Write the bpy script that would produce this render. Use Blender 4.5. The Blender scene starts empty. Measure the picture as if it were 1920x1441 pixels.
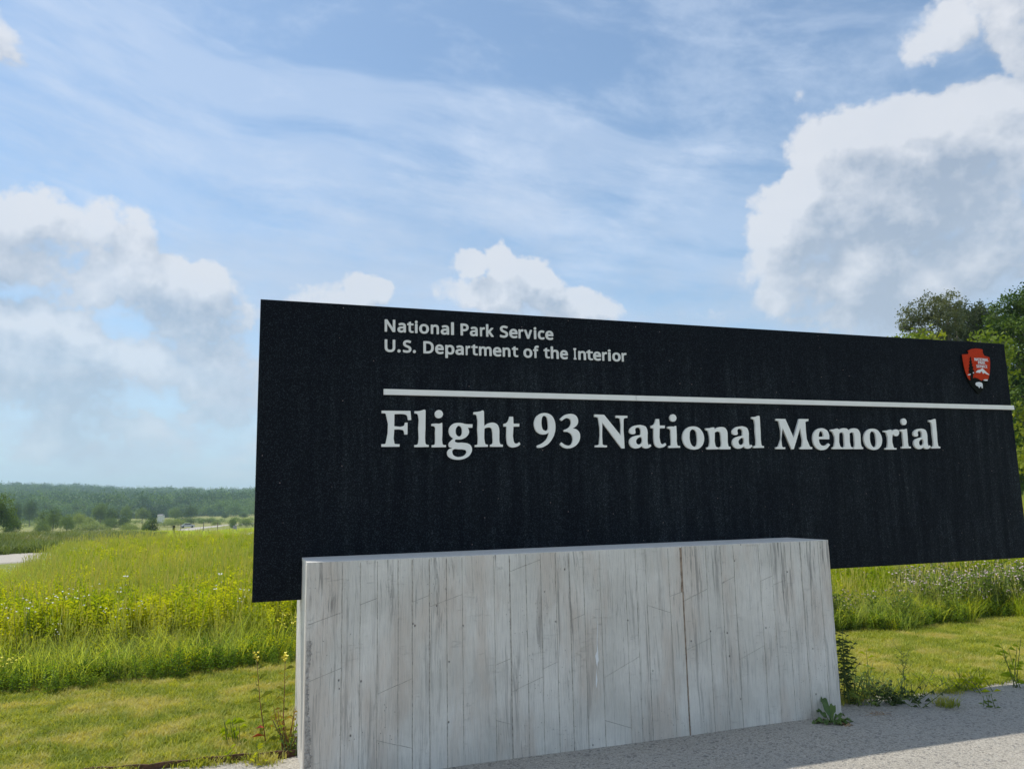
import bpy, math, random
import numpy as np
from mathutils import Matrix, Vector

sc = bpy.context.scene
COL = sc.collection

# ------------------------------------------------------------------ camera
F, PITCH, ROLL, YAW, DIST, EYE = 1451.62, .1485, -.0204, .3271, 5.3297, 1.6
fwd = np.array([0, math.cos(PITCH), math.sin(PITCH)])
up0 = np.array([0, -math.sin(PITCH), math.cos(PITCH)])
rgt = np.array([1., 0, 0]) * math.cos(ROLL) + up0 * math.sin(ROLL)
upv = -np.array([1., 0, 0]) * math.sin(ROLL) + up0 * math.cos(ROLL)
cd = bpy.data.cameras.new('camera')
cd.sensor_width = 36; cd.lens = 36 * F / 1920
cd.clip_start = .05; cd.clip_end = 9000
cam = bpy.data.objects.new('camera', cd); COL.objects.link(cam)
cam.matrix_world = Matrix(((rgt[0], upv[0], -fwd[0], 0), (rgt[1], upv[1], -fwd[1], 0),
                           (rgt[2], upv[2], -fwd[2], EYE), (0, 0, 0, 1)))
sc.camera = cam

def ray(x, y):
    d = fwd + rgt * (x - 960) / F - upv * (y - 720.5) / F
    return d / np.linalg.norm(d)
def azel(x, y):
    d = ray(x, y); return math.atan2(d[0], d[1]), math.asin(d[2])
def at_depth(x, y, Y):
    d = ray(x, y); return d * (Y / d[1]) + np.array([0, 0, EYE])
def on_ground(x, y, z=0.):
    d = ray(x, y); return d * ((z - EYE) / d[2]) + np.array([0, 0, EYE])

# ------------------------------------------------------------------ light
SUN = Vector((-.477, .286, 1.0)).normalized()
sl = bpy.data.lights.new('sun', 'SUN'); sl.energy = 2.35; sl.angle = math.radians(.53); sl.color = (1, .94, .83)
so = bpy.data.objects.new('sun', sl); COL.objects.link(so)
so.rotation_euler = SUN.to_track_quat('Z', 'Y').to_euler()
sc.view_settings.view_transform = 'Standard'; sc.view_settings.look = 'None'
sc.view_settings.exposure = 0.62; sc.view_settings.gamma = 1.0; sc.view_settings.use_curve_mapping = False
sc.cycles.max_bounces = 8; sc.cycles.transparent_max_bounces = 8; sc.cycles.volume_bounces = 1

# ------------------------------------------------------------------ node helpers
class NT:
    def __init__(s, tree): s.t = tree; s.n = tree.nodes; s.l = tree.links
    def new(s, typ, **kw):
        n = s.n.new(typ)
        for k, v in kw.items():
            if k == 'i':
                for kk, vv in v.items():
                    if isinstance(vv, bpy.types.NodeSocket): s.l.new(vv, n.inputs[kk])
                    else: n.inputs[kk].default_value = vv
            else: setattr(n, k, v)
        return n
    def math(s, op, a, b=0., c=None, clamp=False):
        i = {0: a, 1: b}
        if c is not None: i[2] = c
        return s.new('ShaderNodeMath', operation=op, use_clamp=clamp, i=i).outputs[0]
    def vmath(s, op, a, b=(0, 0, 0), out=0):
        return s.new('ShaderNodeVectorMath', operation=op, i={0: a, 1: b}).outputs[out]
    def scale(s, a, k):
        n = s.new('ShaderNodeVectorMath', operation='SCALE'); s.l.new(a, n.inputs[0])
        if isinstance(k, bpy.types.NodeSocket): s.l.new(k, n.inputs['Scale'])
        else: n.inputs['Scale'].default_value = k
        return n.outputs[0]
    def ramp(s, v, a, b, c=0., d=1., smooth=True):
        n = s.new('ShaderNodeMapRange', interpolation_type='SMOOTHSTEP' if smooth else 'LINEAR',
                  i={0: v, 1: a, 2: b, 3: c, 4: d})
        return n.outputs[0]
    def noise(s, vec, scale, detail=4., rough=.55, dist=0., out='Fac'):
        n = s.new('ShaderNodeTexNoise', i={'Scale': scale, 'Detail': detail, 'Roughness': rough, 'Distortion': dist})
        if vec is not None: s.l.new(vec, n.inputs['Vector'])
        return n.outputs[out]
    def mix(s, f, a, b, blend='MIX'):
        n = s.new('ShaderNodeMix', data_type='RGBA', blend_type=blend)
        for k, v in ((0, f), (6, a), (7, b)):
            if isinstance(v, bpy.types.NodeSocket): s.l.new(v, n.inputs[k])
            else: n.inputs[k].default_value = v if k == 0 else (*v, 1)
        return n.outputs[2]
    def mapping(s, vec, loc=(0, 0, 0), rot=(0, 0, 0), sca=(1, 1, 1)):
        return s.new('ShaderNodeMapping', i={0: vec, 1: loc, 2: rot, 3: sca}).outputs[0]

# ------------------------------------------------------------------ sky
world = bpy.data.worlds.new('World'); sc.world = world; world.use_nodes = True
wt = world.node_tree; wt.nodes.clear(); W = NT(wt)
# density of the cumulus clouds in a given direction: soft bodies + noise
grp = bpy.data.node_groups.new('cloud_density', 'ShaderNodeTree')
grp.interface.new_socket('Dir', in_out='INPUT', socket_type='NodeSocketVector')
grp.interface.new_socket('Density', in_out='OUTPUT', socket_type='NodeSocketFloat')
g = NT(grp); gi = g.new('NodeGroupInput'); go = g.new('NodeGroupOutput')
sep = g.new('ShaderNodeSeparateXYZ', i={0: gi.outputs[0]})
azn = g.math('ARCTAN2', sep.outputs[0], sep.outputs[1]); eln = g.math('ARCSINE', sep.outputs[2])
P = g.new('ShaderNodeCombineXYZ', i={0: azn, 1: eln, 2: 0.}).outputs[0]
wrp = g.noise(gi.outputs[0], 9., 5., .6, out='Color')
P = g.vmath('ADD', P, g.scale(g.vmath('SUBTRACT', wrp, (.5, .5, .5)), .075))
# centre px, centre py, radius x, radius y (photo pixels), tilt degrees, weight
CLOUDS = [(60, 455, 190, 115, 0, 1.), (185, 480, 130, 130, 30, 1.), (330, 560, 170, 95, 25, 1.), (60, 640, 240, 120, 0, .95),
          (340, 660, 260, 120, 20, .75), (120, 800, 420, 110, 0, .62), (400, 740, 200, 130, 0, .6), (60, 700, 260, 110, 0, .85), (585, 560, 90, 45, 0, .55), (680, 560, 60, 48, 0, .8),
          (880, 500, 55, 45, 0, .9), (935, 500, 40, 60, 0, .9), (1000, 530, 90, 52, 20, 1.), (930, 560, 110, 50, 0, .9), (1080, 580, 100, 55, 15, .9),
          (1640, 300, 210, 120, -18, 1.), (1800, 310, 260, 170, -10, 1.15), (1520, 390, 150, 90, -25, .9), (1700, 450, 340, 170, 0, 1.2), (1620, 545, 330, 95, 0, .75),
          (1900, 20, 300, 200, 0, .82), (1750, 360, 200, 170, 0, 1.1), (1650, 570, 420, 70, 0, .3), (0, 70, 45, 90, -25, .62),
          (2250, 300, 340, 330, 0, .95), (-350, 500, 260, 200, 0, .9), (-300, 60, 300, 130, 15, .55), (1330, 590, 90, 26, 0, .5)]
field = None
for cx, cy, rx, ry, rot, wgt in CLOUDS:
    a0, e0 = azel(cx, cy); a1, _ = azel(cx + rx, cy); _, e1 = azel(cx, cy - ry)
    q = g.new('ShaderNodeMapping', vector_type='TEXTURE', i={0: P, 1: (a0, e0, 0), 2: (0, 0, -math.radians(rot)), 3: (abs(a1 - a0), abs(e1 - e0), 1)}).outputs[0]
    L = g.vmath('LENGTH', q, out=1)
    b = g.math('MULTIPLY', g.ramp(L, .35, 1.5, 1., 0.), wgt)
    field = b if field is None else g.math('SMOOTH_MAX', field, b, .12)
# out of view the cumulus carries on, its coverage raised to add ambient light
gen = g.ramp(g.noise(g.mapping(gi.outputs[0], loc=(3.1, .7, 2), sca=(1, 1, 1.6)), 2.1, 2., .5), .43, .60)
ca, ce = azel(960, 500)
inside = g.vmath('LENGTH', g.new('ShaderNodeMapping', vector_type='TEXTURE', i={0: P, 1: (ca, ce, 0), 3: (1.0, .75, 1)}).outputs[0], out=1)
field = g.math('MULTIPLY', field, 1.35)
field = g.math('MAXIMUM', field, g.math('MULTIPLY', gen, g.ramp(inside, .85, 1.2)))
n1 = g.noise(g.mapping(gi.outputs[0], sca=(1, 1, 1.25)), 5.5, 11., .63)
n2 = g.noise(gi.outputs[0], 2.6, 3., .5)
d = g.math('ADD', field, g.math('MULTIPLY', g.math('SUBTRACT', n1, .5), 1.7))
puff = g.new('ShaderNodeTexVoronoi', feature='F1', i={'Vector': g.vmath('ADD', gi.outputs[0], g.scale(g.vmath('SUBTRACT', wrp, (.5, .5, .5)), .05)), 'Scale': 12., 'Detail': 3.5, 'Roughness': .52, 'Lacunarity': 2.2}).outputs['Distance']
d = g.math('ADD', d, g.math('MULTIPLY', g.math('SUBTRACT', .86, puff), .60))
d = g.math('ADD', d, g.math('MULTIPLY', g.math('SUBTRACT', n2, .5), .35))
g.l.new(g.math('SUBTRACT', d, .50), go.inputs[0])

tc = W.new('ShaderNodeTexCoord'); D = W.vmath('NORMALIZE', tc.outputs['Generated'])
def dens(vec):
    n = W.new('ShaderNodeGroup'); n.node_tree = grp; W.l.new(vec, n.inputs[0]); return n.outputs[0]
d1 = dens(D)
d2 = dens(W.vmath('NORMALIZE', W.vmath('ADD', D, (-.020, 0, .036))))
sep = W.new('ShaderNodeSeparateXYZ', i={0: D}); zc = W.math('MAXIMUM', sep.outputs[2], 0.)
sky = W.new('ShaderNodeTexSky', sky_type='NISHITA', sun_disc=False)
sky.sun_elevation = math.asin(SUN.z); sky.sun_rotation = math.atan2(SUN.x, SUN.y)
sky.air_density = 1.0; sky.dust_density = 1.2; sky.ozone_density = 1.0; sky.altitude = 700
K = 1 / .1       # Background strength is .1, so cloud colours are given as seen and multiplied by ten
def kc(r, g_, b): return (r * K, g_ * K, b * K)
base = W.mix(1., sky.outputs[0], (.86, .98, 1.0), 'MULTIPLY')
# thin cirrus: long soft streaks sinking to the right, and a mottled veil
ww = W.noise(D, 2.2, 3., .5, out='Color')
Dw = W.vmath('ADD', D, W.scale(W.vmath('SUBTRACT', ww, (.5, .5, .5)), .10))
Dr = W.mapping(Dw, rot=(0, math.radians(-11), 0))
ci1 = W.noise(W.mapping(Dr, sca=(1.1, 1.1, 7.)), 1.7, 8., .60)
ci2 = W.noise(W.mapping(Dr, loc=(5, 1, 0), sca=(1.4, 1.4, 3.0)), 3.4, 9., .64)
ci3 = W.noise(D, 1.6, 4., .5)
cir = W.math('ADD', W.math('MULTIPLY', W.ramp(ci1, .45, .64), .43), W.math('MULTIPLY', W.ramp(ci2, .44, .70), W.ramp(ci3, .40, .62, .12, .45)), clamp=True)
base = W.mix(.07, base, kc(.40, .49, .62)); base = W.mix(cir, base, kc(.42, .49, .61))
hz = W.math('POWER', W.math('SUBTRACT', 1., zc), 5.)
base = W.mix(W.math('MULTIPLY', hz, .85), base, kc(.315, .42, .56))
wid = W.math('ADD', .30, W.math('MULTIPLY', W.math('MAXIMUM', W.math('SUBTRACT', d2, d1), 0.), 1.5))
lowv = W.noise(W.mapping(D, sca=(1, 1, 2.2)), 3.6, 8., .62)
base = W.mix(W.math('MULTIPLY', W.math('MULTIPLY', W.ramp(lowv, .40, .64), W.ramp(zc, .12, .50, 1., 0.)), .72), base, kc(.345, .40, .49))
lowb = W.noise(W.mapping(D, loc=(4, 2, 7), sca=(1, 1, 2.6)), 5.2, 9., .64)
base = W.mix(W.math('MULTIPLY', W.math('MULTIPLY', W.ramp(lowb, .55, .72), W.ramp(zc, .10, .38, 1., 0.)), .55), base, kc(.47, .50, .56))
mask = W.ramp(W.math('DIVIDE', d1, wid), 0., 1.)
thick = W.ramp(d2, -.1, 1.3)
lit = W.math('ADD', W.math('ADD', .74, W.math('MULTIPLY', W.math('SUBTRACT', d1, d2), 1.05)), W.math('MULTIPLY', thick, -.72), clamp=True)
ccol = W.mix(lit, kc(.245, .29, .365), kc(.525, .535, .565))
soft = W.noise(D, 5., 5., .6)
ccol = W.mix(W.math('MULTIPLY', W.ramp(soft, .4, .7), .25), ccol, kc(.40, .445, .52))
ccol = W.mix(W.math('MULTIPLY', hz, .6), ccol, kc(.33, .42, .53))
body = W.math('MULTIPLY', mask, W.math('SUBTRACT', .90, W.math('MULTIPLY', hz, .42)))
skyc = W.mix(body, base, ccol)
below = W.ramp(sep.outputs[2], -.05, -.005)
skyc = W.mix(below, kc(.10, .13, .08), skyc)
bg = W.new('ShaderNodeBackground', i={'Color': skyc, 'Strength': .1})
W.l.new(bg.outputs[0], W.new('ShaderNodeOutputWorld').inputs[0])
world.cycles.sampling_method = 'MANUAL'; world.cycles.sample_map_resolution = 512

# ------------------------------------------------------------------ mesh and tag helpers
def mesh(name, V, Fc, mats, mi=None, smooth=False):
    me = bpy.data.meshes.new(name)
    V = np.asarray(V, dtype=np.float32)
    if isinstance(Fc, np.ndarray):
        nf, k = Fc.shape
        me.vertices.add(len(V)); me.vertices.foreach_set('co', V.ravel())
        me.loops.add(nf * k); me.loops.foreach_set('vertex_index', Fc.astype(np.int32).ravel())
        me.polygons.add(nf); me.polygons.foreach_set('loop_start', np.arange(0, nf * k, k, dtype=np.int32))
        me.update(calc_edges=True)
    else:
        me.from_pydata([tuple(map(float, v)) for v in V], [], [tuple(f) for f in Fc])
    for m in (mats if isinstance(mats, (list, tuple)) else [mats]): me.materials.append(m)
    if mi is not None: me.polygons.foreach_set('material_index', np.asarray(mi, dtype=np.int32))
    if smooth: me.polygons.foreach_set('use_smooth', np.ones(len(me.polygons), dtype=bool))
    me.update(); return me
def obj(name, me, parent=None, loc=(0, 0, 0), rz=0., link=True):
    o = bpy.data.objects.new(name, me)
    if link: COL.objects.link(o)
    o.location = [float(c) for c in loc]; o.rotation_euler = (0, 0, rz)
    if parent is not None: o.parent = parent
    return o
def tag(o, label=None, cat=None, group=None, kind=None):
    for k, v in (('label', label), ('category', cat), ('group', group), ('kind', kind)):
        if v: o[k] = v
    return o
class MB:
    def __init__(s): s.v = []; s.f = []; s.m = []
    def add(s, V, Fc, m=0):
        b = len(s.v); s.v += [tuple(map(float, p)) for p in V]; s.f += [tuple(i + b for i in f) for f in Fc]; s.m += [m] * len(Fc)
    def box(s, lo, hi, m=0):
        x0, y0, z0 = lo; x1, y1, z1 = hi
        s.add([(x0, y0, z0), (x1, y0, z0), (x1, y1, z0), (x0, y1, z0), (x0, y0, z1), (x1, y0, z1), (x1, y1, z1), (x0, y1, z1)],
              [(0, 3, 2, 1), (4, 5, 6, 7), (0, 1, 5, 4), (1, 2, 6, 5), (2, 3, 7, 6), (3, 0, 4, 7)], m)
    def tube(s, pts, rad, n=6, m=0):
        pts = [np.array(p, float) for p in pts]; V = []; Fc = []
        for i, p in enumerate(pts):
            t = pts[min(i + 1, len(pts) - 1)] - pts[max(i - 1, 0)]; t /= np.linalg.norm(t) + 1e-9
            a = np.cross(t, (0.31, .95, .05)); a /= np.linalg.norm(a) + 1e-9; b = np.cross(t, a)
            r = rad[i] if hasattr(rad, '__len__') else rad
            V += [p + r * (math.cos(2 * math.pi * k / n) * a + math.sin(2 * math.pi * k / n) * b) for k in range(n)]
        for i in range(len(pts) - 1):
            for k in range(n):
                Fc.append((i * n + k, i * n + (k + 1) % n, (i + 1) * n + (k + 1) % n, (i + 1) * n + k))
        Fc.append(tuple(range(n))[::-1]); Fc.append(tuple((len(pts) - 1) * n + k for k in range(n)))
        s.add(V, Fc, m)
    def me(s, name, mats, smooth=False): return mesh(name, s.v, s.f, mats, s.m, smooth)

# ------------------------------------------------------------------ materials
def mat(name):
    m = bpy.data.materials.new(name); m.use_nodes = True; t = NT(m.node_tree)
    b = t.n['Principled BSDF']; return m, t, b
def simple(name, col, rough=.6, metal=0., spec=.5, bump=0., bs=60., var=0.):
    m, t, b = mat(name); b.inputs['Base Color'].default_value = (*col, 1); b.inputs['Roughness'].default_value = rough
    b.inputs['Metallic'].default_value = metal; b.inputs['Specular IOR Level'].default_value = spec
    co = t.new('ShaderNodeTexCoord').outputs['Object']
    if var:
        n = t.noise(co, bs, 5., .6)
        t.l.new(t.mix(t.ramp(n, .3, .7), tuple(c * (1 - var) for c in col), tuple(min(1, c * (1 + var)) for c in col)), b.inputs['Base Color'])
    if bump:
        n = t.noise(co, bs, 6., .6)
        t.l.new(t.new('ShaderNodeBump', i={'Strength': bump, 'Distance': .01, 'Height': n}).outputs[0], b.inputs['Normal'])
    return m
def leafy(name, c1, c2, c3=None, trans=.35, scale=.6, rough=.6, rnd=.5, spec=.25, big=.06):
    """foliage: colour varies from leaf to leaf and from clump to clump"""
    m, t, b = mat(name)
    geo = t.new('ShaderNodeNewGeometry'); oi = t.new('ShaderNodeObjectInfo')
    n = t.noise(geo.outputs['Position'], scale, 3., .6)
    f = t.ramp(t.math('ADD', n, t.math('MULTIPLY', t.math('SUBTRACT', oi.outputs['Random'], .5), rnd * .5)), .35, .65)
    f = t.math('ADD', f, t.math('MULTIPLY', t.math('SUBTRACT', geo.outputs['Random Per Island'], .5), rnd), clamp=True)
    col = t.mix(f, c1, c2)
    if c3 is not None:
        n3 = t.noise(geo.outputs['Position'], big, 3., .6)
        col = t.mix(t.math('MULTIPLY', t.ramp(n3, .46, .64), .85), col, c3)
    t.l.new(col, b.inputs['Base Color']); b.inputs['Roughness'].default_value = rough; b.inputs['Specular IOR Level'].default_value = spec
    tr = t.new('ShaderNodeBsdfTranslucent'); t.l.new(t.mix(1., col, (1.45, 1.35, .45), 'MULTIPLY'), tr.inputs[0])
    mx = t.new('ShaderNodeMixShader', i={0: trans, 1: b.outputs[0], 2: tr.outputs[0]})
    t.l.new(mx.outputs[0], t.n['Material Output'].inputs[0]); return m

M = {}
M['lawn'] = leafy('lawn_blades', (.18, .25, .02), (.46, .48, .08), (.56, .51, .18), .4, 3.5, big=2.2, rnd=.95)
M['meadow'] = leafy('meadow_blades', (.29, .41, .035), (.57, .62, .075), (.42, .52, .18), .6, 1.1, big=.35, rnd=.8)
M['seed'] = leafy('seed_heads', (.55, .60, .22), (.66, .64, .30), None, .55, 1.)
M['forb'] = leafy('forb_leaves', (.30, .40, .02), (.55, .58, .035), None, .5, .8, big=.5)
M['forb_dark'] = leafy('forb_leaves_dark', (.13, .23, .02), (.27, .38, .05), None, .4, 1.2)
M['thistle'] = leafy('thistle_leaves', (.035, .065, .022), (.08, .12, .04), None, .15, 5.)
M['vetch'] = leafy('vetch_leaves', (.12, .19, .05), (.27, .36, .10), None, .35, 1.2)
M['yellow'] = simple('yellow_petals', (.85, .74, .06), .5)
M['white'] = simple('white_petals', (.75, .75, .66), .5)
M['pink'] = simple('pink_petals', (.62, .47, .50), .6)
M['crown_dark'] = leafy('crown_dark', (.04, .075, .018), (.10, .14, .035), None, .22, .45)
M['crown_olive'] = leafy('crown_olive', (.06, .085, .035), (.17, .19, .10), None, .25, .5)
M['crown_bright'] = leafy('crown_bright', (.03, .075, .012), (.15, .23, .035), None, .3, .5)
M['sumac'] = leafy('sumac_leaves', (.15, .22, .02), (.34, .38, .04), None, .35, .8)
M['far_crown'] = leafy('far_crown', (.045, .11, .04), (.17, .28, .07), (.06, .13, .07), .2, .02, rnd=1.1, big=.008)
M['mid_crown'] = leafy('mid_crown', (.045, .095, .022), (.17, .25, .05), None, .25, .12, rnd=.6)
M['bark'] = simple('bark', (.13, .11, .085), .9, bump=.6, bs=30, var=.3)
M['stem_red'] = simple('stem_red', (.20, .055, .03), .6)
M['stem_green'] = simple('stem_green', (.10, .14, .03), .6)
M['dock'] = leafy('dock_leaves', (.06, .12, .025), (.12, .20, .04), None, .2, 9., rough=.4, spec=.5)
M['red_leaf'] = simple('red_leaf', (.55, .09, .03), .5)
M['dead'] = simple('dead_leaf', (.34, .22, .12), .8, var=.3)

def ground_mat():
    m, t, b = mat('ground_turf')
    p = t.new('ShaderNodeNewGeometry').outputs['Position']
    n1 = t.noise(p, .09, 5., .6); n2 = t.noise(p, 1.3, 6., .65); n3 = t.noise(p, 22., 6., .7); n4 = t.noise(p, .012, 4., .55)
    c = t.mix(t.ramp(n1, .35, .65), (.17, .22, .04), (.27, .31, .06))
    c = t.mix(t.ramp(n4, .40, .60), c, (.28, .27, .10))
    c = t.mix(t.math('MULTIPLY', t.ramp(n2, .4, .7), .6), c, (.30, .28, .11))
    c = t.mix(t.math('MULTIPLY', t.ramp(n3, .45, .7), .6), c, (.12, .15, .04))
    t.l.new(c, b.inputs['Base Color']); b.inputs['Roughness'].default_value = .95; b.inputs['Specular IOR Level'].default_value = .1
    t.l.new(t.new('ShaderNodeBump', i={'Strength': .9, 'Distance': .05, 'Height': t.noise(p, 9., 8., .7)}).outputs[0], b.inputs['Normal'])
    return m
M['ground'] = ground_mat()
def gravel_mat():
    m, t, b = mat('crushed_gravel')
    p = t.new('ShaderNodeNewGeometry').outputs['Position']
    v = t.new('ShaderNodeTexVoronoi', feature='F1', i={'Vector': p, 'Scale': 150.})
    v2 = t.new('ShaderNodeTexVoronoi', feature='F1', i={'Vector': p, 'Scale': 62.})
    n = t.noise(p, 2.2, 6., .65); n2 = t.noise(p, 60., 6., .8)
    hs = t.new('ShaderNodeSeparateColor', i={0: v.outputs['Color']})
    c = t.mix(hs.outputs[0], (.29, .265, .225), (.60, .56, .49))
    c = t.mix(t.math('MULTIPLY', t.ramp(n, .35, .7), .35), c, (.40, .38, .345))
    hs2 = t.new('ShaderNodeSeparateColor', i={0: v2.outputs['Color']})
    c = t.mix(t.math('MULTIPLY', t.ramp(hs2.outputs[1], .86, .93), .6), c, (.17, .165, .16))
    c = t.mix(t.math('MULTIPLY', t.ramp(n2, .55, .72), .35), c, (.24, .235, .225))
    t.l.new(c, b.inputs['Base Color']); b.inputs['Roughness'].default_value = .95; b.inputs['Specular IOR Level'].default_value = .2
    h = t.math('ADD', t.math('MULTIPLY', v.outputs['Distance'], -1.), t.math('MULTIPLY', n2, .8))
    t.l.new(t.new('ShaderNodeBump', i={'Strength': .8, 'Distance': .006, 'Height': h}).outputs[0], b.inputs['Normal'])
    return m
M['gravel'] = gravel_mat()
M['road'] = simple('pale_road', (.44, .40, .34), .95, bump=.3, bs=8, var=.12)
M['stone'] = simple('pebble', (.42, .41, .38), .9, var=.4, bs=9)

def concrete_mat():
    m, t, b = mat('board_formed_concrete')
    co = t.new('ShaderNodeTexCoord').outputs['Object']
    isl = t.new('ShaderNodeNewGeometry').outputs['Random Per Island']
    wob = t.noise(co, 2.5, 3., .5, out='Color')
    cw = t.vmath('ADD', co, t.scale(t.vmath('SUBTRACT', wob, (.5, .5, .5)), .03))
    off = t.new('ShaderNodeCombineXYZ', i={0: t.math('MULTIPLY', isl, 3.), 1: 0., 2: t.math('MULTIPLY', isl, 7.)}).outputs[0]
    cg = t.vmath('ADD', cw, off)
    grain = t.noise(t.mapping(cg, sca=(75., 8., 2.6)), 1.5, 10., .75, 1.0)
    fine = t.noise(t.mapping(cg, sca=(190., 20., 4.)), 1.6, 5., .7)
    blot = t.noise(co, 2.4, 6., .6); blot2 = t.noise(t.mapping(co, sca=(2.5, 2., .7)), 1.3, 5., .6)
    c = t.mix(t.ramp(blot, .35, .68), (.70, .68, .62), (.86, .835, .77))
    c = t.mix(t.math('MULTIPLY', t.ramp(blot2, .45, .65), .62), c, (.66, .57, .48))
    c = t.mix(t.math('MULTIPLY', t.math('SUBTRACT', isl, .5), .35), c, (.50, .475, .43))
    gr = t.math('MAXIMUM', t.ramp(grain, .53, .66), t.math('MULTIPLY', t.ramp(t.noise(t.mapping(cg, loc=(2, 3, 1), sca=(22., 8., .9)), 1.5, 8., .7, .5), .52, .62), .9))
    zed = t.new('ShaderNodeSeparateXYZ', i={0: co}).outputs[2]
    amt = t.math('MULTIPLY', t.ramp(t.noise(t.mapping(co, sca=(3., 1., 1.2)), 1.4, 4., .6), .38, .62, .25, 1.), t.ramp(zed, .1, 1.2, .55, 1.))
    c = t.mix(t.math('MULTIPLY', t.math('MULTIPLY', gr, amt), .80), c, (.16, .15, .14))
    c = t.mix(t.math('MULTIPLY', t.ramp(fine, .48, .68), .34), c, (.27, .27, .26))
    # hairline cross checks left by the rough boards
    chk = t.noise(t.mapping(cg, sca=(11., 4., 75.)), 1.2, 4., .6, .8)
    gate = t.ramp(t.noise(t.mapping(co, sca=(4., 1., 3.)), 1.6, 2., .5), .56, .64)
    ck = t.math('MULTIPLY', t.ramp(chk, .58, .64), gate)
    c = t.mix(t.math('MULTIPLY', ck, .13), c, (.19, .185, .175))
    # bug holes
    v = t.new('ShaderNodeTexVoronoi', feature='F1', i={'Vector': t.mapping(cw, sca=(1., .6, .72)), 'Scale': 13., 'Randomness': 1.})
    hole = t.ramp(v.outputs['Distance'], .03, .085, 1., 0.)
    sel = t.new('ShaderNodeSeparateColor', i={0: v.outputs['Color']})
    hole = t.math('MULTIPLY', hole, t.ramp(sel.outputs[0], .50, .54))
    v2 = t.new('ShaderNodeTexVoronoi', feature='F1', i={'Vector': cw, 'Scale': 42.})
    sel2 = t.new('ShaderNodeSeparateColor', i={0: v2.outputs['Color']})
    hole2 = t.math('MULTIPLY', t.ramp(v2.outputs['Distance'], .05, .13, 1., 0.), t.ramp(sel2.outputs[1], .80, .82))
    hh = t.math('MAXIMUM', hole, hole2)
    c = t.mix(t.math('MULTIPLY', hh, .8), c, (.09, .085, .08))
    t.l.new(c, b.inputs['Base Color']); b.inputs['Roughness'].default_value = .85; b.inputs['Specular IOR Level'].default_value = .3
    h = t.math('SUBTRACT', t.math('MULTIPLY', fine, .25), t.math('ADD', t.math('MULTIPLY', grain, 1.), t.math('MULTIPLY', hh, 1.4)))
    h = t.math('SUBTRACT', h, t.math('MULTIPLY', ck, .25))
    t.l.new(t.new('ShaderNodeBump', i={'Strength': .9, 'Distance': .006, 'Height': h}).outputs[0], b.inputs['Normal'])
    return m
M['concrete'] = concrete_mat()
M['joint'] = simple('joint_dirt', (.36, .335, .295), .95, var=.4, bs=40)
M['stain'] = simple('rusty_joint', (.27, .205, .15), .95, var=.4, bs=25)
M['smooth_concrete'] = simple('smooth_concrete', (.74, .72, .67), .85, bump=.2, bs=80, var=.1)
M['efflorescence'] = simple('efflorescence', (.85, .86, .86), .8)
def panel_mat():
    m, t, b = mat('black_granular_panel')
    co = t.new('ShaderNodeTexCoord').outputs['Object']
    v = t.new('ShaderNodeTexVoronoi', feature='F1', i={'Vector': co, 'Scale': 230.})
    sel = t.new('ShaderNodeSeparateColor', i={0: v.outputs['Color']})
    streak = t.noise(t.mapping(co, sca=(8., 3., .6)), 1.7, 9., .72)
    patch = t.noise(co, 1.1, 4., .6)
    zed = t.new('ShaderNodeSeparateXYZ', i={0: co})
    dust = t.math('MULTIPLY', t.ramp(streak, .38, .72), t.ramp(patch, .3, .7, .3, 1.))
    dust = t.math('MULTIPLY', dust, t.ramp(zed.outputs[2], 2.95, 2.2, .12, 1.))
    dust = t.math('MULTIPLY', dust, t.ramp(zed.outputs[0], .1, 1.3, .3, 1.))
    c = t.mix(dust, (.003, .005, .009), (.017, .022, .025))
    sp = t.math('MULTIPLY', t.ramp(sel.outputs[0], .72, 1.), t.math('ADD', .18, t.math('MULTIPLY', dust, .5)))
    c = t.mix(sp, c, (.12, .16, .19))
    v3 = t.new('ShaderNodeTexVoronoi', feature='F1', i={'Vector': co, 'Scale': 15.})
    s3 = t.new('ShaderNodeSeparateColor', i={0: v3.outputs['Color']})
    chip = t.math('MULTIPLY', t.ramp(v3.outputs['Distance'], .035, .06, 1., 0.), t.ramp(s3.outputs[1], .955, .96))
    c = t.mix(t.math('MULTIPLY', chip, .8), c, (.35, .28, .26))
    t.l.new(c, b.inputs['Base Color']); b.inputs['Roughness'].default_value = .75; b.inputs['Specular IOR Level'].default_value = .12
    t.l.new(t.new('ShaderNodeBump', i={'Strength': .6, 'Distance': .003, 'Height': v.outputs['Distance']}).outputs[0], b.inputs['Normal'])
    return m
M['panel'] = panel_mat()
M['letter'] = simple('sign_white', (.93, .925, .87), .55, spec=.3, var=.03, bs=8)
M['letter_small'] = simple('sign_light_grey', (.78, .78, .74), .55, spec=.3, var=.06, bs=30)
M['emblem_red'] = simple('emblem_red', (.52, .035, .004), .7, spec=.2, var=.18, bs=120)
M['emblem_black'] = simple('emblem_black', (.004, .006, .004), .8, spec=.15)
M['emblem_white'] = simple('emblem_white', (.80, .81, .82), .55)
M['steel'] = simple('rusty_steel', (.11, .055, .03), .85, bump=.4, bs=40, var=.4)
M['black_paint'] = simple('black_paint', (.012, .012, .014), .5)
M['grey_paint'] = simple('grey_paint', (.34, .34, .35), .6)
M['car_paint'] = simple('silver_paint', (.50, .51, .53), .35, metal=.3)
M['glass'] = simple('dark_glass', (.02, .025, .03), .1)
M['rubber'] = simple('rubber', (.02, .02, .02), .8)
M['wood_post'] = simple('weathered_post', (.22, .18, .13), .9, var=.3)
M['house_wall'] = simple('white_siding', (.75, .74, .70), .8)
M['house_roof'] = simple('grey_roof', (.20, .20, .21), .8)

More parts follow.
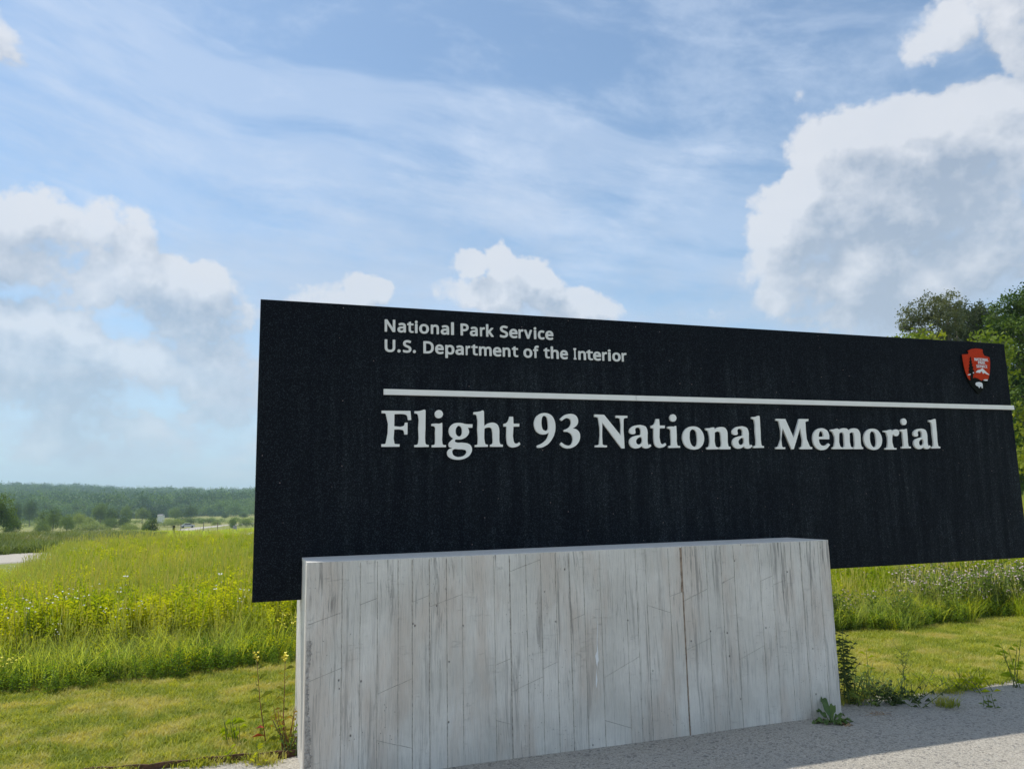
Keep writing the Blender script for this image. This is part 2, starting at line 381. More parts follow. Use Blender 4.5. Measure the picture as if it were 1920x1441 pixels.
# ------------------------------------------------------------------ terrain
rng = np.random.default_rng(7)
def bend(x, pts):
    return np.interp(x, [p[0] for p in pts], [p[1] for p in pts])
GRAVEL_EDGE = [(-30, -2.), (-12, 2.8), (-6, 4.3), (-2.47, 5.02), (-1.62, 5.24), (2.6, 6.35), (3.2, 6.5), (4.2, 6.85), (6, 7.5), (12, 9.5), (30, 15)]
MEADOW_EDGE = [(-30, -3), (-14, 2.6), (-8, 5.3), (-4.6, 7.1), (-3.7, 7.65), (-2.4, 8.2), (3.7, 9.3), (6.2, 10.0), (12, 12.4), (30, 18)]
def gravel_y(x): return bend(x, GRAVEL_EDGE) + .06 * np.sin(x * 5.1) + .035 * np.sin(x * 13.7 + 1)
def meadow_y(x): return bend(x, MEADOW_EDGE) + .12 * np.sin(x * 2.3 + .5) + .06 * np.sin(x * 6.7)
ROAD = np.array([(-75, -8), (-50, 8), (-34, 22), (-26.4, 27.3), (-20.4, 30.8), (-17.2, 33.6), (-15.2, 38.5), (-15.0, 50), (-18.5, 66), (-28, 90), (-47, 125), (-68, 165), (-88, 203), (-98, 228), (-106, 262), (-106, 305), (-98, 370), (-80, 470)], float)
def dist_road(x, y):
    best = np.full(np.shape(x), 1e9)
    for a, b in zip(ROAD[:-1], ROAD[1:]):
        d = b - a; t = np.clip(((x - a[0]) * d[0] + (y - a[1]) * d[1]) / (d @ d), 0, 1)
        best = np.minimum(best, np.hypot(x - a[0] - t * d[0], y - a[1] - t * d[1]))
    return best
def sm(t, a, b):
    t = np.clip((t - a) / (b - a), 0, 1); return t * t * (3 - 2 * t)
def hills(x, y):
    r = np.hypot(x, y); az = np.arctan2(x, y)
    h = 36 - 18 * np.clip((az + .62) / .32, -.4, 1.) + 1.6 * np.sin(az * 23 + 2) + 1.2 * np.sin(az * 57)
    return h * (.30 * sm(r, 620, 1000) + .70 * sm(r, 950, 1500)) * (1 - .25 * sm(r, 1600, 2400))
def height(x, y):
    x = np.asarray(x, float); y = np.asarray(y, float)
    r = np.hypot(x, y); az = np.arctan2(x, y)
    z = -5.3 * np.clip((r - 24) / 226, 0, 1)
    z = z - .22 * sm(-x - .50 * y, .3, 2.2) * (y > 0) * sm(r, 14, 20) * (1 - sm(r, 28, 34))
    z = z * (1 - .9 * sm(az, .15, .5) * (y > 0))                     # higher ground behind and right of the sign
    z = z + .55 * sm(r, 11, 26) * sm(az, .15, .45)
    z = z + .45 * sm(dist_road(x, y), 3.2, 9) * sm(-x - .42 * y, 2, 8) * sm(r, 38, 50) * (1 - sm(r, 90, 160))   # bank beyond the road
    z = z + .10 * np.sin(x * .31 + 1) * np.sin(y * .23) * sm(r, 12, 30)
    z = z - .12 * sm(-dist_road(x, y), -5, -2.5) * sm(r, 12, 20)
    return z + hills(x, y)

ang = np.radians(np.arange(0, 360, 1.0)); ang = np.concatenate([ang[:0], ang])
rad = np.concatenate([[.0], np.geomspace(1.2, 3000, 150)])
def polar(name, radii, kind_mat):
    A, R = np.meshgrid(ang, radii); X = R * np.sin(A); Y = R * np.cos(A); Z = height(X, Y)
    V = np.stack([X, Y, Z], -1).reshape(-1, 3); na = len(ang); Fc = []
    i = np.arange(len(radii) - 1)[:, None] * na + np.arange(na)[None]; j = np.arange(len(radii) - 1)[:, None] * na + (np.arange(na)[None] + 1) % na
    Fc = np.stack([i, i + na, j + na, j], -1).reshape(-1, 4)
    return obj(name, mesh(name, V, Fc, kind_mat, smooth=True))
tag(polar('ground', rad[rad < 640], M['ground']), kind='structure')
tag(polar('hills', np.concatenate([[rad[rad < 640][-1]], rad[rad >= 640]]), M['ground']), kind='structure')

# gravel apron in front of the sign and round the camera
xs = np.linspace(-14, 14, 281); V = []; Fc = []
rows = 12
for i, x in enumerate(xs):
    ye = float(gravel_y(x))
    for k in range(rows):
        y = -9 + (ye + 9) * (k / (rows - 2)) ** .5 if k < rows - 1 else ye + .04
        V.append((x, y, .012 + .012 * math.sin(x * 2.3) * math.sin(y * 3.1) * (k < rows - 1) - (.02 if k == rows - 1 else 0)))
for i in range(len(xs) - 1):
    for k in range(rows - 1):
        a = i * rows + k; Fc.append((a, a + rows, a + rows + 1, a + 1))
tag(obj('gravel_path', mesh('gravel_path', V, Fc, M['gravel'], smooth=True)), kind='structure')
# road
V = []; Fc = []; pts = []
for a, b in zip(ROAD[:-1], ROAD[1:]):
    for t in np.linspace(0, 1, max(2, int(np.hypot(*(b - a)) / 2)), endpoint=False): pts.append(a + (b - a) * t)
pts = np.array(pts); ker = np.ones(9) / 9
pts = np.stack([np.convolve(np.pad(pts[:, k], 4, mode='edge'), ker, 'valid') for k in (0, 1)], -1)
for i, p in enumerate(pts):
    d = pts[min(i + 1, len(pts) - 1)] - pts[max(i - 1, 0)]; d /= np.linalg.norm(d); n = np.array([-d[1], d[0]])
    zc_ = float(height(p[0], p[1])) + .10
    for s in (-1.25, -1, 1, 1.25):
        q = p + n * s * (3.2 + .18 * math.sin(i * .9) * (1 if s > 0 else -1)); V.append((q[0], q[1], zc_ + (.0 if abs(s) <= 1 else -.45)))
for i in range(len(pts) - 1):
    for k in range(3): a = i * 4 + k; Fc.append((a, a + 1, a + 5, a + 4))
tag(obj('road', mesh('road', V, Fc, M['road'])), kind='structure')

# ------------------------------------------------------------------ scattering by geometry nodes (uncountable ground cover)
def blades(n, spread, h, w, lean, seed, mid=True, tip=0., m=0, hvar=.35):
    r = np.random.default_rng(seed); V = []; Fc = []
    for _ in range(n):
        a = r.uniform(0, 6.28); rr = spread * math.sqrt(r.uniform()); x, y = rr * math.cos(a), rr * math.sin(a)
        hh = h * (1 + r.uniform(-hvar, hvar)); la = r.uniform(0, 6.28); ln = lean * r.uniform(.2, 1.) * hh
        px, py = math.cos(la + 1.57) * w / 2, math.sin(la + 1.57) * w / 2; lx, ly = math.cos(la) * ln, math.sin(la) * ln
        b = len(V)
        V += [(x - px, y - py, -.01), (x + px, y + py, -.01), (x + lx * .35 + px * .8, y + ly * .35 + py * .8, hh * .6),
              (x + lx * .35 - px * .8, y + ly * .35 - py * .8, hh * .6), (x + lx, y + ly, hh)]
        Fc += [(b, b + 1, b + 2, b + 3), (b + 3, b + 2, b + 4)]
    return V, Fc
def leaf_quads(pos, dirs, L, Wd, r, droop=.3):
    """each leaf two quads folded along the middle: here a pointed kite of two triangles"""
    V = []; Fc = []
    for p, d in zip(pos, dirs):
        d = np.array(d, float); d /= np.linalg.norm(d); s = np.cross(d, (0, 0, 1)); s /= np.linalg.norm(s) + 1e-6
        u = np.cross(s, d); tw = r.uniform(-.6, .6); s = s * math.cos(tw) + u * math.sin(tw)
        l = L * r.uniform(.7, 1.25); w = Wd * r.uniform(.8, 1.2); b = len(V)
        V += [p, p + d * l * .5 + s * w / 2 + np.array([0, 0, .08 * l]), p + d * l + np.array([0, 0, -droop * l]), p + d * l * .5 - s * w / 2 + np.array([0, 0, .08 * l])]
        Fc += [(b, b + 1, b + 2), (b, b + 2, b + 3)]
    return V, Fc
def forb(seed, h, nst, lf, lw, mats, flowers=0, fr=.012, fm=2, top_only=False, per=16, topleaf=False):
    r = np.random.default_rng(seed); mb = MB()
    for s in range(nst):
        a = r.uniform(0, 6.28); base = np.array([r.uniform(-.06, .06), r.uniform(-.06, .06), 0]); tip = base + np.array([math.cos(a) * h * .22, math.sin(a) * h * .22, h * r.uniform(.75, 1.1)])
        mb.tube([base, (base + tip) / 2 + np.array([.01, 0, 0]), tip], [.003, .0025, .0015], 3, 0)
        pos = []; dr = []
        for k in range(per):
            t = (k + .5) / per if not topleaf else .35 + .65 * (k / per) ** .7; b = k * 2.4; pos.append(base + (tip - base) * t)
            dr.append((math.cos(b), math.sin(b), .35 + .5 * t))
        V, Fc = leaf_quads(pos, dr, lf, lw, r); mb.add(V, Fc, 1)
        for k in range(flowers):
            c = tip + r.uniform(-1, 1, 3) * np.array([.05, .05, .04]) if flowers > 1 else tip
            n = 5; q = r.uniform(0, 6.28); tl = r.uniform(-.5, .5, 2) * fr
            V = [c + np.array([math.cos(q + 6.283 * i / n) * fr, math.sin(q + 6.283 * i / n) * fr, tl[i % 2]]) for i in range(n)] + [c - np.array([0, 0, fr * .6])] + [c + np.array([0, 0, fr * .5])]
            mb.add(V, [(i, (i + 1) % n, n + 1) for i in range(n)] + [(i, n, (i + 1) % n) for i in range(n)], 2)
    return mb.me('forb', mats)
def proto(name, me): return obj(name, me, link=False)
def tuft(name, n, spread, h, w, lean, seed, m): 
    V, Fc = blades(n, spread, h, w, lean, seed); return proto(name, mesh(name, V, Fc, m))
def seeded_tuft(name, n, spread, h, w, seed, mats):
    V, Fc = blades(n, spread, h * .62, w, 1.2, seed); mb = MB(); mb.add(V, Fc, 0); r = np.random.default_rng(seed)
    for _ in range(5):
        a = r.uniform(0, 6.28); b = np.array([r.uniform(-spread, spread), r.uniform(-spread, spread), 0]); t = b + np.array([math.cos(a) * .15 * h, math.sin(a) * .15 * h, h * r.uniform(.8, 1.15)])
        mb.tube([b, (b + t) / 2, t], .0012, 3, 1); d = (t - b) / np.linalg.norm(t - b)
        mb.tube([t - d * .02, t + d * .03, t + d * .09], [.001, .0055, .001], 4, 1)
    return proto(name, mb.me(name, mats))
def scatter(name, label, protos, xy, scl, seed, zoff=0., kind='stuff', flat=False):
    r = np.random.default_rng(seed); n = len(xy)
    P = np.empty((n, 3), np.float32); P[:, 0] = xy[:, 0]; P[:, 1] = xy[:, 1]; P[:, 2] = height(xy[:, 0], xy[:, 1]) + zoff
    me = bpy.data.meshes.new(name); me.vertices.add(n); me.vertices.foreach_set('co', P.ravel())
    rot = me.attributes.new('rot', 'FLOAT_VECTOR', 'POINT'); R = np.zeros((n, 3), np.float32)
    R[:, 2] = r.uniform(0, 6.283, n); R[:, 0] = r.normal(0, .10, n); R[:, 1] = r.normal(0, .10, n); rot.data.foreach_set('vector', R.ravel())
    s = me.attributes.new('scl', 'FLOAT', 'POINT'); s.data.foreach_set('value', np.asarray(scl * r.uniform(.7, 1.3, n), np.float32))
    s = me.attributes.new('pick', 'INT', 'POINT'); s.data.foreach_set('value', r.integers(0, len(protos), n).astype(np.int32))
    me.update(); o = obj(name, me)
    ng = bpy.data.node_groups.new(name, 'GeometryNodeTree')
    ng.interface.new_socket('Geometry', in_out='INPUT', socket_type='NodeSocketGeometry'); ng.interface.new_socket('Geometry', in_out='OUTPUT', socket_type='NodeSocketGeometry')
    t = NT(ng); gi = t.new('NodeGroupInput'); go = t.new('NodeGroupOutput')
    jn = t.new('GeometryNodeJoinGeometry')
    for p in reversed(protos):
        oi = t.new('GeometryNodeObjectInfo', i={'Object': p, 'As Instance': True}); t.l.new(oi.outputs['Geometry'], jn.inputs[0])
    def attr(nm, ty): return t.new('GeometryNodeInputNamedAttribute', data_type=ty, i={'Name': nm}).outputs[0]
    ip = t.new('GeometryNodeInstanceOnPoints')
    t.l.new(gi.outputs[0], ip.inputs['Points']); t.l.new(jn.outputs[0], ip.inputs['Instance']); ip.inputs['Pick Instance'].default_value = True
    t.l.new(attr('pick', 'INT'), ip.inputs['Instance Index']); t.l.new(attr('rot', 'FLOAT_VECTOR'), ip.inputs['Rotation']); t.l.new(attr('scl', 'FLOAT'), ip.inputs['Scale'])
    t.l.new(ip.outputs[0], go.inputs[0])
    md = o.modifiers.new('scatter', 'NODES'); md.node_group = ng
    tag(o, kind=kind)
    if label: o['label'] = label
    return o
def wedge(n, r0, r1, a0, a1, power=.5):
    """n random points of a sector (radius r0..r1, bearing a0..a1 in radians), even in area"""
    u = rng.uniform(size=n); R = np.sqrt(r0 * r0 + (r1 * r1 - r0 * r0) * u); A = rng.uniform(a0, a1, n)
    return np.stack([R * np.sin(A), R * np.cos(A)], -1)
def keep(xy, cond): return xy[cond(xy[:, 0], xy[:, 1])]
S_, C_ = math.sin(YAW), math.cos(YAW)
def sign_local(x, y): return x * C_ + y * S_, -x * S_ + y * C_ - DIST          # (along the sign, behind its face)
def off_pier(x, y):
    s, b = sign_local(x, y); return ~((s > .2) & (s < 4.25) & (b > -.55) & (b < .55))

lawn_p = [tuft('turf_tuft', 22, .06, .040, .0062, 1.4, k, M['lawn']) for k in range(5)]
def band(n, x0, x1):
    x = rng.uniform(x0, x1, n); g0 = gravel_y(x); m0 = meadow_y(x); return np.stack([x, g0 + (m0 - g0) * rng.uniform(-.02, 1.08, n)], -1)
lw = np.concatenate([band(26000, -8, 0), band(9000, 0, 2.6), band(23000, 2.6, 10)])
lw = keep(lw, off_pier)
scatter('lawn_grass', 'short mown yellowish grass of the strip round the sign', lawn_p, lw, 1.0, 3)

def in_meadow(x, y): return (y > meadow_y(x) - .1) & (dist_road(x, y) > 3.8)
A0, A1 = -.80, .80
grass_p = [tuft('meadow_tuft', 26, .10, .40, .0065, 1.15, 20 + k, M['meadow']) for k in range(4)] + [seeded_tuft('seeded_tuft', 14, .08, .62, .005, 30 + k, [M['meadow'], M['seed']]) for k in range(3)]
small_p = [proto('small_weed', forb(130 + k, .34, 5, .05, .012, [M['stem_green'], M['forb'], M['yellow']], per=16)) for k in range(3)]
xy = np.concatenate([keep(wedge(20000, 6, 15, A0, A1), in_meadow), keep(wedge(28000, 15, 30, A0, A1), in_meadow)])
e = xy[:, 1] - meadow_y(xy[:, 0]); scl = (.62 + .38 * np.clip(e / 2.0, 0, 1)) * (1 - .60 * sm(-xy[:, 0] - .575 * xy[:, 1], .2, 1.4) * (xy[:, 1] > 9))
scatter('meadow_grass', 'tall green grass with pale seed heads filling the meadow', grass_p + small_p, xy, scl, 4)
bank = lambda x, y: (-x - .42 * y > 2) & (np.hypot(x, y) > 38) & (np.hypot(x, y) < 110)
far_p = [tuft('far_tuft', 26, .30, .44, .022, 1.0, 40 + k, M['meadow']) for k in range(3)]
xy = np.concatenate([keep(wedge(30000, 30, 50, A0, A1), in_meadow), keep(wedge(42000, 50, 170, A0, -.15), in_meadow)])
xb = keep(xy, bank); xy = keep(xy, lambda x, y: ~bank(x, y) & ~((-x - .58 * y > 0) & (np.hypot(x, y) < 40)))
M['bank'] = leafy('bank_growth', (.09, .14, .035), (.21, .27, .07), (.27, .28, .10), .3, .6, big=.2)
bank_p = [tuft('bank_tuft', 26, .30, .38, .03, 1.1, 45 + k, M['bank']) for k in range(3)]
scatter('bank_scrub', 'dark green rough growth on the bank beyond the near road', bank_p, xb, 1.0, 15)
scatter('distant_grass', 'tall pale green grass running to the far edge of the meadow', far_p, xy, np.where(np.hypot(xy[:, 0], xy[:, 1]) > 50, .9, 1.0), 5)

def clumpy(xy, f, thr, seed):
    v = np.sin(xy[:, 0] * f + seed) + np.sin(xy[:, 1] * f * 1.3 + seed * 2.1) + np.sin((xy[:, 0] + xy[:, 1]) * f * .7 + seed * .7) + rng.normal(0, .55, len(xy))
    return xy[v > thr]
leafy_p = [forb(60 + k, .58, 5, .062, .017, [M['stem_green'], M['forb'], M['yellow']], topleaf=True, per=30) for k in range(4)]
leafy_p = [proto('leafy_weed', m) for m in leafy_p]
xy = np.concatenate([keep(wedge(9000, 7, 16, A0, A1), in_meadow), keep(wedge(22000, 16, 34, A0, A1), in_meadow)])
xy = np.concatenate([clumpy(xy, .55, .35, 1.), xy[::2]])
e = xy[:, 1] - meadow_y(xy[:, 0]); xy = xy[(e > .9) & ~((-xy[:, 0] - .56 * xy[:, 1] > .2) & (xy[:, 1] > 11))]
scatter('leafy_weeds', 'bright yellow-green leafy weeds standing above the meadow grass', leafy_p, xy, .92, 6)
low_p = [proto('low_weed', forb(80 + k, .24, 6, .045, .018, [M['stem_green'], M['forb_dark'], M['yellow']], per=14)) for k in range(3)]
def edge_strip(n, x0, x1, a, b):
    x = rng.uniform(x0, x1, n); return np.stack([x, meadow_y(x) + rng.uniform(a, b, n)], -1)
xy = np.concatenate([edge_strip(1500, -9, 0, -.3, 1.0), edge_strip(3600, 2.6, 11, -.10, 1.3)])
scatter('low_weeds', 'dark broad-leaved weeds along the mown edge of the meadow', low_p, xy, rng.uniform(.4, .95, len(xy)), 7)
yf_p = [proto('yellow_flower', forb(90 + k, .34, 3, .03, .008, [M['stem_green'], M['forb'], M['yellow']], flowers=3, fr=.0135, per=6)) for k in range(3)]
xy = np.concatenate([clumpy(edge_strip(900, -9, 0, -.35, .55), 1.3, .3, 2.), clumpy(edge_strip(1500, -9, 0, .5, 4), .9, .6, 3.)])
scatter('yellow_flowers', 'small yellow flowers along the near edge of the meadow', yf_p, xy, 1.0, 8)
wf_p = [proto('white_flower', forb(95 + k, .62, 2, .03, .006, [M['stem_green'], M['forb'], M['white']], flowers=4, fr=.009, per=5)) for k in range(2)]
xy = np.concatenate([clumpy(keep(wedge(420, 9, 26, -.75, -.2), in_meadow), .8, 1.5, 4.), edge_strip(40, -6, 0, .3, 2)])
scatter('white_flowers', 'scattered white flowers standing among the meadow grass', wf_p, xy, 1.1, 9)
# pink flowering vetch bank on the right
vt_p = [proto('vetch_clump', forb(110 + k, .40, 7, .055, .018, [M['stem_green'], M['vetch'], M['pink']], flowers=(2 if k < 3 else 0), fr=.0095, per=14)) for k in range(5)]
xy = keep(wedge(15000, 9, 24, .12, .80), lambda x, y: (y > meadow_y(x) + .05))
xy = clumpy(xy, 1.4, -1.2, 5.)
scatter('flowering_vetch', 'tangled vetch with pale pink flowers on the bank right of the pier', vt_p, xy, 1.1, 10)
# small stones lying on the gravel
sr = np.random.default_rng(5); st = []
for k in range(3):
    mb = MB(); V = [(0, 0, 1), (0, 0, -1)] + [(math.cos(a) * 1.2, math.sin(a), 0) for a in np.linspace(0, 6.28, 6)[:-1]]
    V = [np.array(v) * sr.uniform(.7, 1.2, 3) * np.array([1, 1, .6]) for v in V]
    mb.add(V, [(0, 2 + i, 2 + (i + 1) % 5) for i in range(5)] + [(1, 2 + (i + 1) % 5, 2 + i) for i in range(5)]); st.append(proto('pebble', mb.me('pebble', M['stone'])))
x = sr.uniform(-4, 8, 15000); xy = np.stack([x, gravel_y(x) - .02 - sr.uniform(0, 1, 15000) ** 1.3 * 4.5], -1); xy = keep(xy, off_pier)
scatter('loose_stones', 'loose grey stones lying on the gravel', st, xy, .0038 * sr.uniform(.6, 1.7, len(xy)), 11, zoff=.014)

